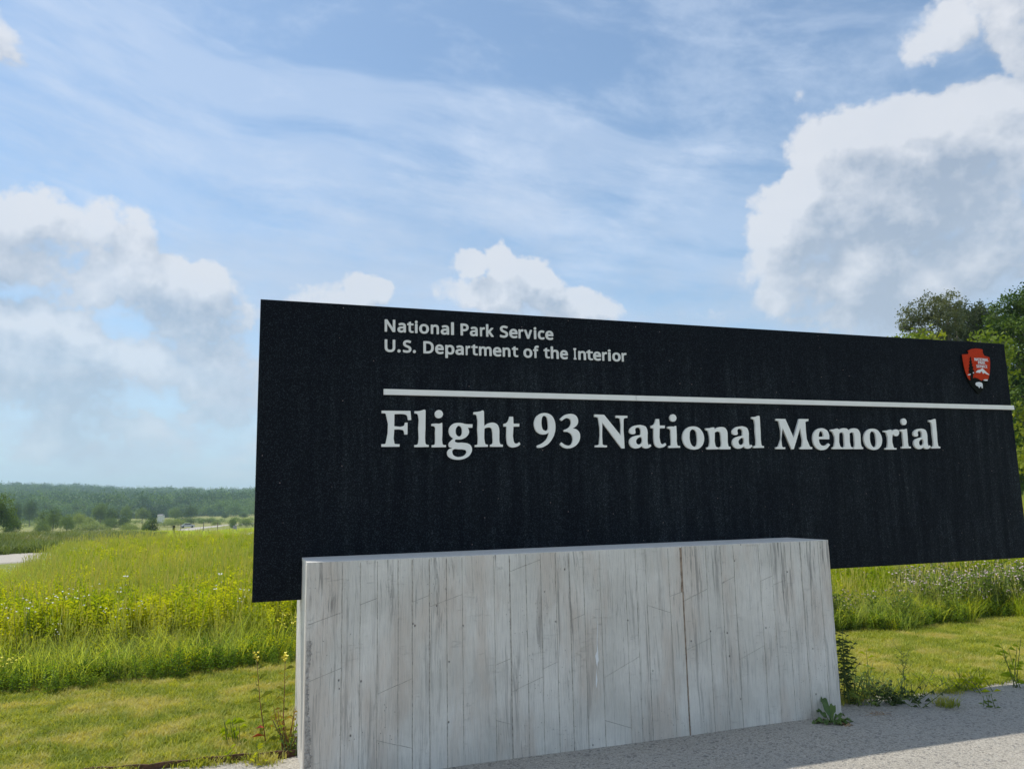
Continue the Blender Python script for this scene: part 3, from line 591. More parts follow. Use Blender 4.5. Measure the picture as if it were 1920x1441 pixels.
# ------------------------------------------------------------------ the sign
SANS_OUTLINES={".":[[90,-34,122,-35,146,-26,169,-5,180,19,182,53,179,69,173,86,164,98,155,107,142,114,126,120,93,121,68,112,47,94,36,69,34,32,41,3,49,-9,60,-20,72,-28]],"A":[[-9,-23,76,-25,89,-19,97,-8,157,150,163,152,348,152,353,148,413,-7,419,-17,427,-23,435,-25,514,-25,528,-19,536,-7,535,10,416,315,310,588,302,596,291,600,220,600,208,594,201,584,-23,10,-25,-3,-23,-11,-16,-19],[204,266,203,270,254,407,258,409,271,373,309,270,307,266]],"C":[[263,-19,311,-22,369,-19,422,-11,465,2,471,6,474,14,474,80,469,89,459,92,369,72,331,69,294,71,265,76,241,84,220,95,195,116,177,138,159,171,148,204,142,237,139,287,141,324,148,361,159,398,179,434,203,462,236,484,273,497,315,503,360,501,389,495,447,473,455,472,466,481,495,543,495,551,488,559,443,578,389,590,336,595,274,592,241,585,203,573,174,559,141,538,117,516,92,486,71,452,58,423,46,382,39,349,35,303,35,266,43,200,52,163,65,126,82,93,96,73,117,49,143,27,174,7,195,-2,228,-12]],"D":[[69,-23,80,-25,261,-24,307,-20,348,-12,390,2,431,22,472,53,501,85,530,134,547,179,559,245,560,315,552,382,533,439,504,489,472,524,435,551,398,571,360,584,319,593,257,598,80,598,67,596,58,588,53,572,53,2,58,-15],[179,87,176,88,175,92,176,485,257,486,303,481,327,474,351,464,369,454,386,439,406,415,418,391,429,357,434,324,435,287,431,237,422,200,406,164,385,138,371,125,352,113,323,101,298,94,257,88]],"E":[[69,-11,80,-14,398,-14,407,-11,412,-3,412,64,409,72,402,76,170,77,164,80,165,254,389,256,397,266,397,332,393,339,381,344,166,344,164,357,164,489,166,495,398,495,406,497,412,505,412,576,407,584,402,586,80,587,71,585,66,580,64,572,64,2,66,-7]],"I":[[23,-23,34,-25,240,-25,255,-19,263,-7,264,43,260,55,248,65,202,76,197,80,197,493,203,497,248,508,261,519,264,530,264,576,259,588,248,596,240,598,29,598,16,592,8,580,7,530,13,515,25,507,71,496,74,493,74,80,71,76,21,65,14,59,9,51,7,-3,12,-15]],"K":[[69,-11,80,-14,150,-14,158,-11,162,-7,164,2,164,212,166,218,208,251,402,-10,410,-14,497,-14,505,-11,508,-7,510,2,506,10,281,320,281,324,398,453,498,563,502,572,500,580,497,584,488,587,398,586,166,330,164,336,164,572,162,580,158,584,150,587,75,587,66,580,64,572,64,2,66,-7]],"L":[[69,-11,80,-14,398,-14,409,-11,414,-3,414,64,412,72,406,77,166,78,164,80,164,340,164,572,162,580,158,584,150,587,80,587,69,584,64,576,64,2,66,-7]],"N":[[69,-23,80,-25,150,-24,162,-17,168,-7,168,377,170,384,431,-19,447,-25,534,-25,542,-23,552,-15,557,2,557,572,552,588,541,596,460,598,447,591,440,580,439,249,441,196,439,189,179,591,170,596,162,598,80,598,67,596,58,588,53,572,53,2,58,-15]],"O":[[263,-19,327,-22,381,-16,435,1,480,26,513,56,546,99,570,151,585,208,591,287,587,353,578,394,568,427,542,481,509,523,468,556,447,567,416,580,360,592,290,594,232,586,191,573,162,559,141,545,104,510,73,464,52,411,39,353,35,287,41,208,56,151,80,97,113,54,154,20,179,6,203,-5,232,-13],[278,72,236,83,208,100,183,124,164,155,150,195,141,241,139,303,144,353,154,394,168,427,187,454,208,473,236,490,269,500,311,504,348,502,373,497,393,490,422,473,445,448,462,419,476,382,484,336,487,270,482,221,472,179,458,146,439,118,418,99,389,82,356,73,315,69]],"P":[[69,-23,80,-25,154,-25,166,-19,173,-11,175,2,175,196,179,198,232,198,278,202,310,208,344,219,377,234,402,251,425,274,443,299,457,328,466,365,469,402,466,443,460,468,446,501,426,530,406,550,377,569,356,578,332,586,282,595,228,598,75,598,63,593,56,584,53,572,53,2,58,-15],[179,310,176,311,175,315,176,485,237,486,270,483,295,477,319,464,331,452,338,439,345,410,345,390,341,369,334,353,325,340,303,325,274,316,232,311]],"R":[[69,-11,80,-14,150,-14,158,-11,162,-7,164,2,164,220,170,223,253,223,257,221,394,-11,402,-14,484,-14,497,-10,501,-3,500,6,351,249,388,270,413,291,435,320,450,353,457,386,457,435,450,472,435,506,412,534,393,549,369,564,336,575,303,582,237,587,80,587,69,584,66,580,64,572,64,2,66,-7],[166,312,164,315,164,493,166,496,274,494,307,486,331,472,343,460,351,443,356,406,354,386,349,365,340,348,332,338,311,325,278,315,249,312]],"S":[[149,-31,200,-33,249,-30,290,-21,332,-5,365,16,392,43,412,76,424,113,428,155,423,200,411,233,387,266,361,290,328,310,290,328,216,357,179,376,158,394,149,411,146,440,154,464,171,480,191,488,228,492,270,489,311,480,365,462,377,465,386,473,413,543,413,555,409,564,398,572,352,589,311,599,274,604,228,606,187,603,150,595,113,580,82,559,53,530,38,506,27,473,23,427,29,382,43,345,67,312,96,287,129,266,241,220,270,205,292,188,303,167,305,138,302,126,296,113,278,96,245,84,200,80,150,83,100,94,43,113,30,111,22,104,16,89,16,18,18,10,23,2,43,-9,76,-20]],"T":[[178,-11,187,-14,262,-14,270,-9,273,-3,273,493,278,495,439,495,447,500,451,505,451,576,443,586,270,587,10,587,-1,584,-6,576,-6,510,-4,501,1,497,10,495,171,495,173,493,173,2,175,-7]],"U":[[255,-31,309,-33,350,-28,396,-17,429,-1,464,22,488,47,512,84,528,126,535,159,538,200,537,580,529,592,515,598,437,597,429,594,420,586,417,572,417,204,414,167,403,134,385,109,363,93,330,83,276,81,235,89,206,105,186,130,174,159,169,188,168,580,160,592,144,598,69,598,61,596,52,588,47,572,47,204,51,155,63,109,73,84,94,51,111,32,131,14,164,-7,189,-18,214,-25]],"V":[[195,-11,204,-14,278,-14,289,-7,494,567,493,580,489,585,481,587,402,587,393,580,253,179,241,141,239,146,87,580,76,587,2,587,-9,584,-14,576,-13,567,190,-3]],"a":[[145,-31,191,-33,233,-27,270,-13,303,9,307,6,314,-15,328,-24,390,-25,398,-21,405,-15,410,2,410,291,407,332,394,379,374,411,348,433,324,447,307,452,253,461,196,460,134,447,80,426,64,415,59,398,83,336,92,326,109,322,183,350,212,354,237,355,257,351,276,340,284,328,290,307,291,287,286,283,216,280,167,274,125,264,92,251,72,239,55,225,37,204,26,184,16,155,12,117,17,76,29,43,51,12,76,-8,109,-23],[171,76,146,87,137,101,136,130,139,142,146,153,162,166,187,175,216,180,257,183,286,184,290,179,286,138,273,109,253,91,229,80,200,74]],"c":[[209,-31,252,-33,293,-29,331,-20,364,-6,372,1,376,10,376,80,374,89,368,97,355,103,343,102,289,83,244,78,223,79,203,84,186,92,175,101,165,113,155,134,144,179,143,237,148,270,155,295,165,316,180,332,194,342,215,348,236,351,264,350,285,346,331,332,347,333,359,345,372,379,383,415,380,427,368,438,335,450,293,459,252,463,215,461,186,457,157,448,132,438,108,423,84,402,66,382,41,336,31,307,24,274,19,212,21,175,26,138,35,105,46,76,74,35,91,18,112,2,155,-19,182,-27]],"e":[[218,-31,264,-33,314,-29,359,-19,405,-1,413,7,417,18,416,89,408,101,392,107,335,88,298,80,252,77,215,82,186,96,167,113,152,142,144,175,409,176,424,179,432,188,435,196,436,258,430,303,419,340,406,369,392,390,374,411,354,427,331,442,306,452,277,459,248,463,219,463,186,458,161,451,132,439,108,423,87,404,68,382,52,357,39,328,29,299,23,266,19,229,20,192,23,159,30,126,42,93,55,68,72,43,108,10,132,-6,157,-17,186,-26],[149,282,155,303,167,324,182,340,198,349,223,355,252,353,273,347,289,334,303,312,310,291,310,282]],"f":[[78,-23,88,-25,162,-25,175,-19,182,-7,183,348,270,350,283,357,290,369,291,431,287,443,278,452,270,455,183,456,185,489,191,510,204,525,220,530,249,529,290,519,307,524,315,534,334,592,333,609,323,620,307,627,274,635,241,638,212,638,183,634,158,627,133,615,104,592,92,576,80,555,66,510,62,452,1,431,-11,419,-13,410,-13,373,-11,365,-5,357,9,350,61,348,62,-3,67,-15]],"h":[[59,-23,70,-25,144,-25,155,-19,162,-11,164,2,164,233,167,266,173,299,186,324,205,340,231,350,264,354,293,351,313,341,325,328,333,307,336,274,336,2,338,-11,346,-20,359,-25,433,-25,447,-19,454,-11,456,2,455,303,448,348,441,369,429,392,416,410,400,425,367,445,338,455,313,460,255,461,231,458,206,451,165,431,164,609,161,621,152,630,140,634,65,634,53,629,46,621,43,609,43,2,48,-15]],"i":[[59,-23,69,-25,143,-25,155,-19,163,-7,164,431,160,443,151,452,139,455,65,455,50,448,44,435,43,-3,48,-15],[96,477,122,479,147,491,162,510,169,534,169,563,159,588,139,606,114,615,89,614,65,604,47,584,39,559,39,530,48,505,56,495,69,486]],"k":[[59,-23,140,-25,148,-23,158,-15,163,-3,163,146,181,162,185,161,322,-20,334,-25,421,-25,433,-22,441,-15,446,-3,442,14,269,245,429,415,434,427,430,443,421,452,412,455,326,455,313,451,165,295,162,617,153,629,140,634,65,634,57,632,49,625,43,609,43,2,48,-15]],"l":[[59,-23,70,-25,144,-25,156,-18,164,-3,164,609,158,625,144,633,61,633,49,625,43,613,43,2,48,-15]],"m":[[59,-23,70,-25,144,-25,155,-19,162,-11,164,2,164,237,169,282,180,315,193,334,214,347,239,353,268,353,288,346,305,332,313,311,317,278,317,-3,319,-11,326,-19,342,-25,416,-24,429,-17,435,-7,436,254,442,291,454,320,462,332,474,342,503,352,545,353,561,348,572,340,584,320,590,287,590,30,591,-7,598,-19,606,-24,689,-25,701,-19,708,-11,710,-3,710,278,708,320,701,357,687,390,677,407,656,428,627,446,598,456,561,462,528,463,495,458,462,448,429,430,404,410,400,410,379,430,359,443,330,455,305,460,260,463,218,457,185,445,152,425,146,443,140,450,132,454,65,455,50,448,45,439,43,431,43,-3,48,-15]],"n":[[59,-23,70,-25,144,-25,155,-19,162,-11,164,2,164,225,167,270,175,299,185,322,198,336,214,346,251,353,276,354,293,351,305,346,317,338,329,320,334,299,336,274,336,-3,338,-11,345,-19,359,-25,433,-25,441,-23,451,-15,456,-3,456,125,456,278,453,324,446,357,438,377,421,406,404,423,380,439,352,452,330,458,297,462,260,462,214,455,181,441,152,423,146,443,140,450,132,454,61,454,53,450,47,443,43,427,43,-3,48,-15]],"o":[[212,-31,256,-33,302,-26,343,-12,380,10,409,37,433,72,452,113,463,163,467,217,463,270,451,320,432,361,404,398,384,416,363,431,318,452,277,461,227,463,182,456,141,442,109,423,79,396,53,361,34,320,23,270,19,217,23,159,37,109,59,64,89,27,124,-1,165,-21],[240,76,215,79,194,86,175,101,162,117,153,138,146,163,143,196,142,233,146,262,153,291,162,312,173,328,188,340,207,349,227,353,248,354,269,351,289,345,306,333,321,316,331,295,339,269,343,237,344,204,341,171,334,142,326,122,315,105,302,93,285,83,264,78]],"p":[[59,-215,70,-217,144,-217,155,-211,162,-203,164,-190,165,-3,202,-21,239,-31,288,-32,330,-26,363,-13,392,5,420,33,441,66,460,111,471,161,474,214,471,272,461,322,445,361,432,384,404,415,375,436,355,447,317,459,293,462,255,462,218,457,185,444,152,425,150,437,145,446,132,454,65,455,53,450,46,441,43,429,43,-190,48,-207],[235,78,214,84,198,94,185,108,176,128,168,156,165,190,164,239,167,272,179,313,189,329,199,338,214,346,235,352,260,354,280,352,301,345,316,334,329,318,340,293,347,264,350,235,350,198,347,165,334,123,322,104,309,90,293,81,276,77]],"r":[[59,-23,70,-25,144,-25,155,-19,162,-11,164,2,164,237,169,270,177,291,190,311,202,324,222,338,239,345,260,349,313,343,322,346,330,353,335,365,344,431,343,439,338,449,330,456,301,461,260,463,222,456,189,441,156,416,153,419,147,443,140,451,132,454,65,455,53,450,45,439,43,427,43,2,48,-15]],"t":[[165,548,62,515,62,456,-6,456,-6,360,62,360,62,130,75,50,115,5,180,-22,235,-19,288,-8,288,78,250,68,205,72,178,90,165,130,165,360,285,360,285,456,165,456]],"v":[[154,-23,163,-25,245,-25,258,-21,266,-12,431,423,431,435,428,443,419,452,410,455,332,455,324,454,314,448,309,439,219,187,204,148,98,439,93,448,84,453,76,455,-3,455,-15,450,-23,439,-25,431,-23,421,139,-7,146,-18]]}
SANS_ADVANCE={".":215,"A":512,"C":507,"D":585,"E":446,"I":272,"K":496,"L":420,"N":609,"O":626,"P":485,"R":499,"S":440,"T":446,"U":586,"V":481,"a":450,"c":385,"e":452,"f":276,"h":496,"i":207,"k":428,"l":207,"m":750,"n":496,"o":485,"p":493,"r":331,"t":289,"v":407}
SANS_TEXT=[["N",0.8693,0.9442,1.189],["a",0.9598,1.0198,1.189],["t",1.0293,1.0746,1.189],["i",1.0842,1.1043,1.189],["o",1.1153,1.1862,1.189],["n",1.1998,1.2591,1.189],["a",1.2728,1.3342,1.189],["l",1.349,1.3702,1.189],["P",1.4198,1.4807,1.189],["a",1.4898,1.5486,1.189],["r",1.5663,1.6044,1.189],["k",1.613,1.6707,1.189],["S",1.7195,1.7826,1.189],["e",1.792,1.8572,1.189],["r",1.8643,1.9036,1.189],["v",1.9091,1.9713,1.189],["i",1.9862,2.0056,1.189],["c",2.0183,2.0706,1.189],["e",2.0779,2.1424,1.189],["U",0.8698,0.9445,1.0455],[".",0.96,0.9821,1.0455],["S",0.9986,1.0592,1.0455],[".",1.0696,1.0911,1.0455],["D",1.1452,1.2209,1.0455],["e",1.2306,1.2938,1.0455],["p",1.3051,1.3724,1.0455],["a",1.3798,1.4417,1.0455],["r",1.4566,1.4915,1.0455],["t",1.5,1.5467,1.0455],["m",1.5567,1.653,1.0455],["e",1.6632,1.7282,1.0455],["n",1.738,1.7972,1.0455],["t",1.8107,1.8578,1.0455],["o",1.9002,1.9698,1.0455],["f",1.977,2.0222,1.0455],["t",2.061,2.1089,1.0455],["h",2.1184,2.1819,1.0455],["e",2.1931,2.2565,1.0455],["I",2.3032,2.326,1.0455],["n",2.3421,2.4054,1.0455],["t",2.41,2.4633,1.0455],["e",2.4662,2.5321,1.0455],["r",2.542,2.5831,1.0455],["i",2.592,2.6144,1.0455],["o",2.6274,2.6986,1.0455],["r",2.7076,2.7494,1.0455]]
SERIF_OUTLINES={"F":[[0,253,200,255,206,193,187,190,186,191,185,192,184,193,182,198,182,205,181,212,179,217,176,223,172,227,166,229,159,231,152,232,131,233,109,232,88,231,87,147,108,145,128,143,147,147,150,149,154,151,157,154,160,159,161,166,162,172,180,173,179,91,158,90,158,95,158,100,157,105,155,110,153,116,150,120,145,122,140,123,135,124,119,126,103,125,87,124,85,93,83,62,88,33,88,30,89,28,91,26,93,25,95,24,98,24,106,23,115,23,124,24,124,6,0,5,0,23,7,23,15,23,22,24,25,26,27,27,29,29,30,32,31,34,31,37,43,99,45,163,31,224,30,228,29,231,28,233,25,235,21,236,17,236,11,236,6,236,1,236]],"l":[[2,254,11,254,20,254,29,255,37,256,44,258,52,260,58,262,64,265,70,266,73,265,76,263,79,262,79,219,78,176,78,133,76,100,75,67,77,35,78,32,78,29,80,26,81,24,83,22,86,21,90,19,96,19,101,19,101,5,1,3,0,17,6,18,12,18,18,20,21,22,23,24,25,26,27,29,27,32,28,35,31,67,30,100,28,133,30,163,32,193,28,222,27,226,26,229,24,232,22,234,19,236,15,237,11,238,7,238,2,238]],"i":[[0,166,9,167,19,168,28,169,41,169,53,168,65,171,67,173,70,174,73,175,74,174,76,173,77,172,77,149,77,127,77,104,76,80,74,56,77,33,77,29,78,25,80,22,81,21,83,20,85,19,91,18,96,18,102,18,102,4,1,2,1,17,7,18,13,18,18,20,21,22,23,24,24,26,25,28,25,30,25,32,26,56,26,80,25,104,26,116,27,128,26,140,25,142,23,145,22,147,20,149,17,150,14,151,10,152,5,152,0,152],[53,265,61,264,68,261,74,257,78,251,81,244,83,236,81,229,78,222,74,216,68,211,60,208,53,207,45,208,38,211,32,215,28,221,25,228,24,235,25,243,28,250,32,256,38,261,46,264]],"g":[[187,167,170,167,153,167,136,168,127,170,119,172,111,174,101,175,92,176,83,176,70,175,57,173,45,168,36,162,27,153,20,144,16,135,14,125,13,115,14,108,16,100,18,93,21,87,25,82,29,78,34,73,40,69,46,65,39,59,32,53,26,46,21,42,16,37,13,31,12,27,11,23,11,19,12,14,14,9,18,4,23,1,30,0,38,-2,29,-5,20,-8,13,-12,8,-17,4,-24,1,-30,0,-38,1,-46,3,-54,8,-61,14,-67,22,-72,30,-76,40,-80,49,-82,60,-84,72,-85,83,-85,98,-84,112,-81,126,-77,139,-71,151,-64,161,-56,168,-47,174,-37,179,-27,180,-19,181,-11,180,-3,178,5,174,13,168,20,161,25,152,29,143,32,130,34,117,35,103,36,90,35,77,35,66,37,62,39,59,41,56,43,56,46,56,48,57,51,59,54,61,56,63,58,72,58,81,58,91,58,101,59,112,61,122,65,131,70,140,76,147,83,153,90,157,98,160,106,161,113,160,120,159,127,156,132,154,137,151,142,186,143],[87,156,81,154,75,150,70,144,66,137,63,129,62,120,62,111,63,101,66,93,72,86,79,81,86,78,92,80,98,83,103,87,107,94,109,103,110,112,110,119,110,126,109,133,107,139,104,145,101,149,97,153,92,155],[59,-9,51,-11,44,-14,39,-18,37,-23,36,-30,37,-36,39,-43,42,-49,46,-54,53,-59,60,-62,68,-64,78,-66,88,-65,99,-64,109,-61,118,-58,127,-53,133,-47,138,-40,141,-33,141,-28,139,-22,137,-18,134,-17,131,-16,127,-15,113,-12,98,-11,84,-11,75,-10,67,-9]],"h":[[0,254,11,255,22,256,33,258,40,259,48,261,55,263,60,265,65,268,69,268,72,267,74,264,77,262,78,154,85,160,91,165,98,170,106,174,115,177,124,179,133,181,143,181,153,180,162,177,171,172,178,166,183,159,186,150,189,142,191,126,191,109,190,93,190,75,189,58,191,40,192,36,193,32,195,28,197,26,200,25,203,24,207,23,212,23,216,23,215,7,120,7,120,22,125,23,129,23,132,25,135,27,138,31,140,34,141,38,141,42,141,46,141,60,140,73,140,86,140,99,139,113,137,126,136,131,134,137,131,141,126,144,120,146,114,146,108,146,103,145,98,144,91,142,85,139,79,136,77,103,76,69,81,37,82,33,83,29,85,26,87,25,90,24,93,23,96,23,99,22,103,22,102,7,7,5,7,19,11,19,16,19,20,20,23,21,26,24,28,26,29,29,29,33,29,37,31,68,29,99,27,131,29,163,30,195,24,226,23,229,22,232,20,235,17,236,14,237,12,238,8,238,4,237,0,237]],"t":[[47,226,74,225,76,175,121,176,120,155,75,154,72,119,69,84,74,50,76,45,78,39,81,35,85,32,89,31,94,30,98,31,103,32,107,33,111,36,114,38,118,41,125,26,120,21,115,17,110,13,103,10,97,8,90,6,82,4,75,3,67,2,58,4,49,6,41,10,35,15,30,21,26,28,24,35,23,43,22,50,20,84,22,119,23,154,1,153,0,173,8,175,15,176,22,179,28,184,33,190,37,197,41,206,44,216]],"9":[[84,257,72,256,60,254,48,250,38,244,27,237,19,229,11,218,6,206,2,193,0,181,0,168,2,155,5,143,10,132,16,122,24,114,34,107,44,102,54,100,63,98,73,98,81,99,89,100,97,103,103,106,109,111,115,115,112,105,110,95,106,85,102,75,96,66,90,58,81,50,72,42,63,36,48,28,32,22,16,15,21,0,33,1,44,1,56,3,70,8,84,15,97,22,111,33,123,45,133,58,143,73,152,88,158,105,163,121,166,137,167,154,167,171,165,188,161,203,156,215,150,226,142,236,134,243,125,248,116,252,105,255,94,257],[83,237,77,236,71,233,67,230,63,223,61,215,59,208,58,198,57,188,57,177,58,169,58,161,60,153,62,146,64,139,68,134,73,130,80,127,86,125,92,126,98,128,103,131,107,137,109,144,110,151,110,160,110,169,109,178,109,189,108,200,106,211,104,218,101,226,97,231,93,234,88,236]],"3":[[6,212,21,200,27,205,33,210,39,214,48,218,56,222,65,223,72,222,80,220,86,216,90,211,94,204,95,197,96,189,94,180,92,172,87,164,81,156,75,150,62,142,48,137,34,131,38,120,48,120,58,120,68,119,76,116,84,111,91,106,97,98,102,88,105,78,106,67,105,56,102,45,99,38,95,30,90,25,83,21,75,18,67,17,58,18,49,20,41,23,31,28,22,35,13,41,0,26,7,19,15,12,22,7,32,2,42,-1,52,-3,62,-4,73,-3,84,-2,98,2,111,8,124,15,135,24,145,34,153,45,159,57,163,69,165,81,165,93,164,104,160,115,155,123,148,130,140,136,130,141,119,143,109,145,118,151,127,156,135,163,140,168,145,174,149,181,151,189,153,198,153,206,151,216,148,225,143,234,136,241,127,247,117,251,107,253,97,254,87,254,74,252,60,249,48,245,33,236,19,224]],"N":[[4,253,84,251,217,95,219,134,222,173,219,211,218,215,218,219,216,223,213,226,209,228,205,229,197,230,190,230,182,229,181,247,279,247,279,231,271,231,263,230,256,228,252,226,249,224,247,221,246,218,246,215,245,212,241,141,243,69,244,-2,220,-3,66,192,63,141,60,90,61,39,61,34,61,30,63,26,66,24,70,22,75,21,82,20,90,20,98,20,97,6,0,6,1,20,8,20,16,20,23,22,27,23,31,25,34,28,35,31,36,35,36,39,44,97,45,155,37,213,36,218,36,223,34,228,30,230,26,232,21,233,16,234,10,234,4,234]],"a":[[53,113,45,107,34,106,23,107,16,110,9,114,4,120,3,126,4,133,5,139,11,149,20,156,30,163,42,169,55,173,69,175,83,177,98,178,112,176,124,174,136,170,146,164,151,156,155,147,158,137,160,119,158,101,157,83,156,69,155,55,156,41,158,33,159,26,162,22,166,23,172,27,177,30,186,17,180,12,174,8,168,4,158,0,147,-2,137,-2,130,-1,122,1,116,4,112,8,109,13,106,17,99,13,93,8,86,4,75,0,63,-2,52,-3,40,-1,28,2,18,8,10,16,4,26,0,36,0,46,2,57,6,67,13,74,21,81,30,86,41,90,53,93,65,96,76,98,88,100,99,102,101,116,103,131,101,144,98,148,95,152,91,156,84,158,76,158,68,156,63,155,59,152,56,149,54,145,53,141,53,136,54,131,55,126,55,121,55,118,54,115],[104,85,96,85,85,82,75,77,67,71,61,64,57,56,57,49,58,42,60,36,64,32,70,29,76,27,82,27,88,29,94,31,98,33,102,36,105,39,111,54,110,73]],"o":[[102,172,85,171,68,168,52,162,37,153,24,141,14,128,7,114,2,97,0,81,1,66,4,52,9,38,15,27,24,16,33,7,44,1,56,-3,68,-7,80,-9,92,-10,104,-11,116,-9,129,-7,140,-3,153,4,164,13,174,23,182,35,188,49,192,63,194,77,193,92,191,106,186,119,180,131,172,141,164,151,153,159,142,165,129,169,116,171],[94,149,86,147,79,142,73,137,67,126,65,114,64,101,62,85,63,69,65,54,68,43,73,32,79,23,86,17,95,12,103,10,110,12,116,16,122,21,127,31,129,42,131,54,132,69,132,83,131,98,130,110,129,122,124,133,120,138,115,143,109,147,104,149,99,149]],"n":[[0,158,13,158,27,159,40,160,50,162,59,165,68,166,73,166,77,165,82,165,82,146,89,152,97,158,105,163,117,167,130,169,142,170,155,170,168,168,179,164,186,158,191,151,196,144,201,125,200,104,199,84,198,65,197,46,200,28,200,24,201,19,203,16,208,13,214,13,220,12,219,-7,118,-8,117,8,123,9,129,11,134,14,136,17,138,21,139,26,141,39,140,53,139,67,139,82,139,97,137,111,136,118,134,124,130,129,125,132,119,134,112,134,102,133,93,129,83,125,80,90,77,56,82,23,84,19,85,15,88,12,93,9,101,8,108,6,107,-7,4,-9,1,7,9,8,16,9,21,11,23,14,25,18,27,21,35,55,34,91,27,126,26,130,25,135,23,138,17,141,10,142,3,143]],"M":[[21,243,113,243,183,87,250,245,345,245,341,228,334,227,326,227,319,224,316,222,313,220,311,218,310,214,311,210,311,207,309,142,312,78,335,22,337,19,340,16,342,14,348,12,354,12,361,11,359,-5,238,-6,238,9,244,10,250,10,255,12,257,15,259,19,261,22,271,68,262,120,254,171,175,-6,154,-7,80,169,69,121,59,73,61,26,62,21,63,17,65,13,72,9,83,10,93,10,91,-5,0,-5,1,10,8,10,15,11,21,13,25,16,28,20,31,23,59,80,63,147,51,212,50,217,49,221,47,224,44,225,42,226,39,226,33,227,27,227,21,227]],"e":[[94,171,78,169,62,165,47,159,34,151,22,140,12,128,6,114,2,99,0,84,0,66,3,48,8,31,16,19,26,7,37,-2,52,-8,68,-12,85,-13,99,-12,114,-9,128,-4,143,6,156,19,170,32,152,44,145,39,139,34,132,29,123,26,113,24,104,23,95,23,86,25,78,29,71,36,65,44,61,53,60,61,60,69,60,78,166,78,167,91,168,104,167,116,164,127,160,138,154,147,147,154,138,160,129,164,118,168,106,170],[110,99,59,98,61,110,64,122,69,133,74,139,80,145,87,147,92,146,97,143,102,140,105,135,107,130,109,124,110,116,110,107]],"m":[[0,160,13,161,26,162,38,163,50,166,61,169,72,169,77,167,82,164,88,161,87,155,95,160,102,165,110,168,121,172,132,173,144,173,155,172,167,170,176,165,180,161,183,156,186,151,195,158,205,164,215,169,226,172,238,173,249,173,263,172,276,169,287,163,294,156,300,146,304,136,307,119,306,101,305,82,304,64,303,46,306,28,308,23,310,18,313,14,317,12,321,11,325,10,323,-4,224,-4,223,9,228,11,232,12,235,15,237,19,238,23,239,28,241,43,241,58,240,73,241,88,242,103,240,118,239,125,237,131,234,136,229,138,223,138,218,138,209,136,201,132,193,129,191,93,188,57,194,24,196,20,197,17,199,15,204,12,209,11,215,9,211,-4,112,-4,111,9,117,10,123,12,127,14,129,18,131,23,132,28,133,43,133,59,133,75,134,91,135,107,133,122,131,126,129,131,126,135,121,137,114,138,107,138,100,136,93,132,86,128,81,92,76,55,84,23,87,20,89,16,92,13,96,11,102,10,108,9,105,-4,3,-4,0,10,7,10,13,11,18,13,21,17,24,21,26,25,37,60,38,98,24,132,22,135,20,138,17,141,12,143,7,145,1,146]],"r":[[1,156,16,156,30,157,45,158,53,161,62,163,70,165,76,165,81,165,87,165,87,148,95,153,103,159,111,163,120,166,130,168,139,168,148,167,157,164,163,159,167,153,169,145,169,138,166,130,161,122,155,116,147,111,136,109,127,109,121,112,115,115,109,120,105,123,102,125,99,128,96,123,94,118,92,113,85,85,84,55,90,26,91,20,93,14,96,9,103,6,113,6,123,6,123,-7,0,-7,0,5,9,6,18,6,25,9,27,13,28,17,29,22,38,58,40,96,31,130,29,134,26,138,24,141,17,143,10,143,2,143]]}
SERIF_TEXT=[["F",0.849],["l",1.077],["i",1.199],["g",1.31],["h",1.506],["t",1.73],["9",1.966],["3",2.164],["N",2.449],["a",2.736],["t",2.927],["i",3.072],["o",3.2],["n",3.411],["a",3.652],["l",3.847],["M",4.062],["e",4.437],["m",4.625],["o",4.966],["r",5.185],["i",5.366],["a",5.507],["l",5.701]]

sign = tag(obj('entrance_sign', None, loc=(S_ * -DIST, C_ * DIST, 0), rz=YAW),
           'long black sign panel with white lettering set in a pale board-marked concrete pier', 'sign')
# local axes: x along the face, y behind it, z up; s runs .0365 .. 6.7357
PL, PR, PT, PB, TH = .0365, 6.742, 1.372 + EYE, -.6079 + EYE, .13
mb = MB()
b_ = .004
x0, x1, z0, z1 = PL, PR, PB, PT
V = [(x0 + b_, 0, z0 + b_), (x1 - b_, 0, z0 + b_), (x1 - b_, 0, z1 - b_), (x0 + b_, 0, z1 - b_),
     (x0, b_, z0), (x1, b_, z0), (x1, b_, z1), (x0, b_, z1), (x0, TH, z0), (x1, TH, z0), (x1, TH, z1), (x0, TH, z1)]
mb.add(V, [(0, 1, 2, 3), (0, 4, 5, 1), (1, 5, 6, 2), (2, 6, 7, 3), (3, 7, 4, 0), (4, 8, 9, 5), (5, 9, 10, 6), (6, 10, 11, 7), (7, 11, 8, 4), (11, 10, 9, 8)])
panel = obj('sign_panel', mb.me('sign_panel', M['panel']), sign)

def curve_mesh(name, splines, m, depth, offset=0., bezier=False):
    cu = bpy.data.curves.new(name, 'CURVE'); cu.dimensions = '2D'; cu.fill_mode = 'BOTH'; cu.extrude = depth / 2; cu.offset = offset; cu.resolution_u = 4
    for s in splines:
        if bezier:
            sp = cu.splines.new('BEZIER'); n = len(s) // 6; sp.bezier_points.add(n - 1); sp.use_cyclic_u = True
            for i in range(n):
                a = s[i * 6:i * 6 + 6]; p = sp.bezier_points[i]; p.handle_left = (a[0], a[1], 0); p.co = (a[2], a[3], 0); p.handle_right = (a[4], a[5], 0)
        else:
            n = len(s) // 2; sp = cu.splines.new('POLY'); sp.points.add(n - 1); sp.use_cyclic_u = True
            for i in range(n): sp.points[i].co = (s[2 * i], s[2 * i + 1], 0, 1)
    o = bpy.data.objects.new(name, cu); me = bpy.data.meshes.new_from_object(o); bpy.data.objects.remove(o)
    me.name = name; me.materials.clear(); me.materials.append(m)
    return me
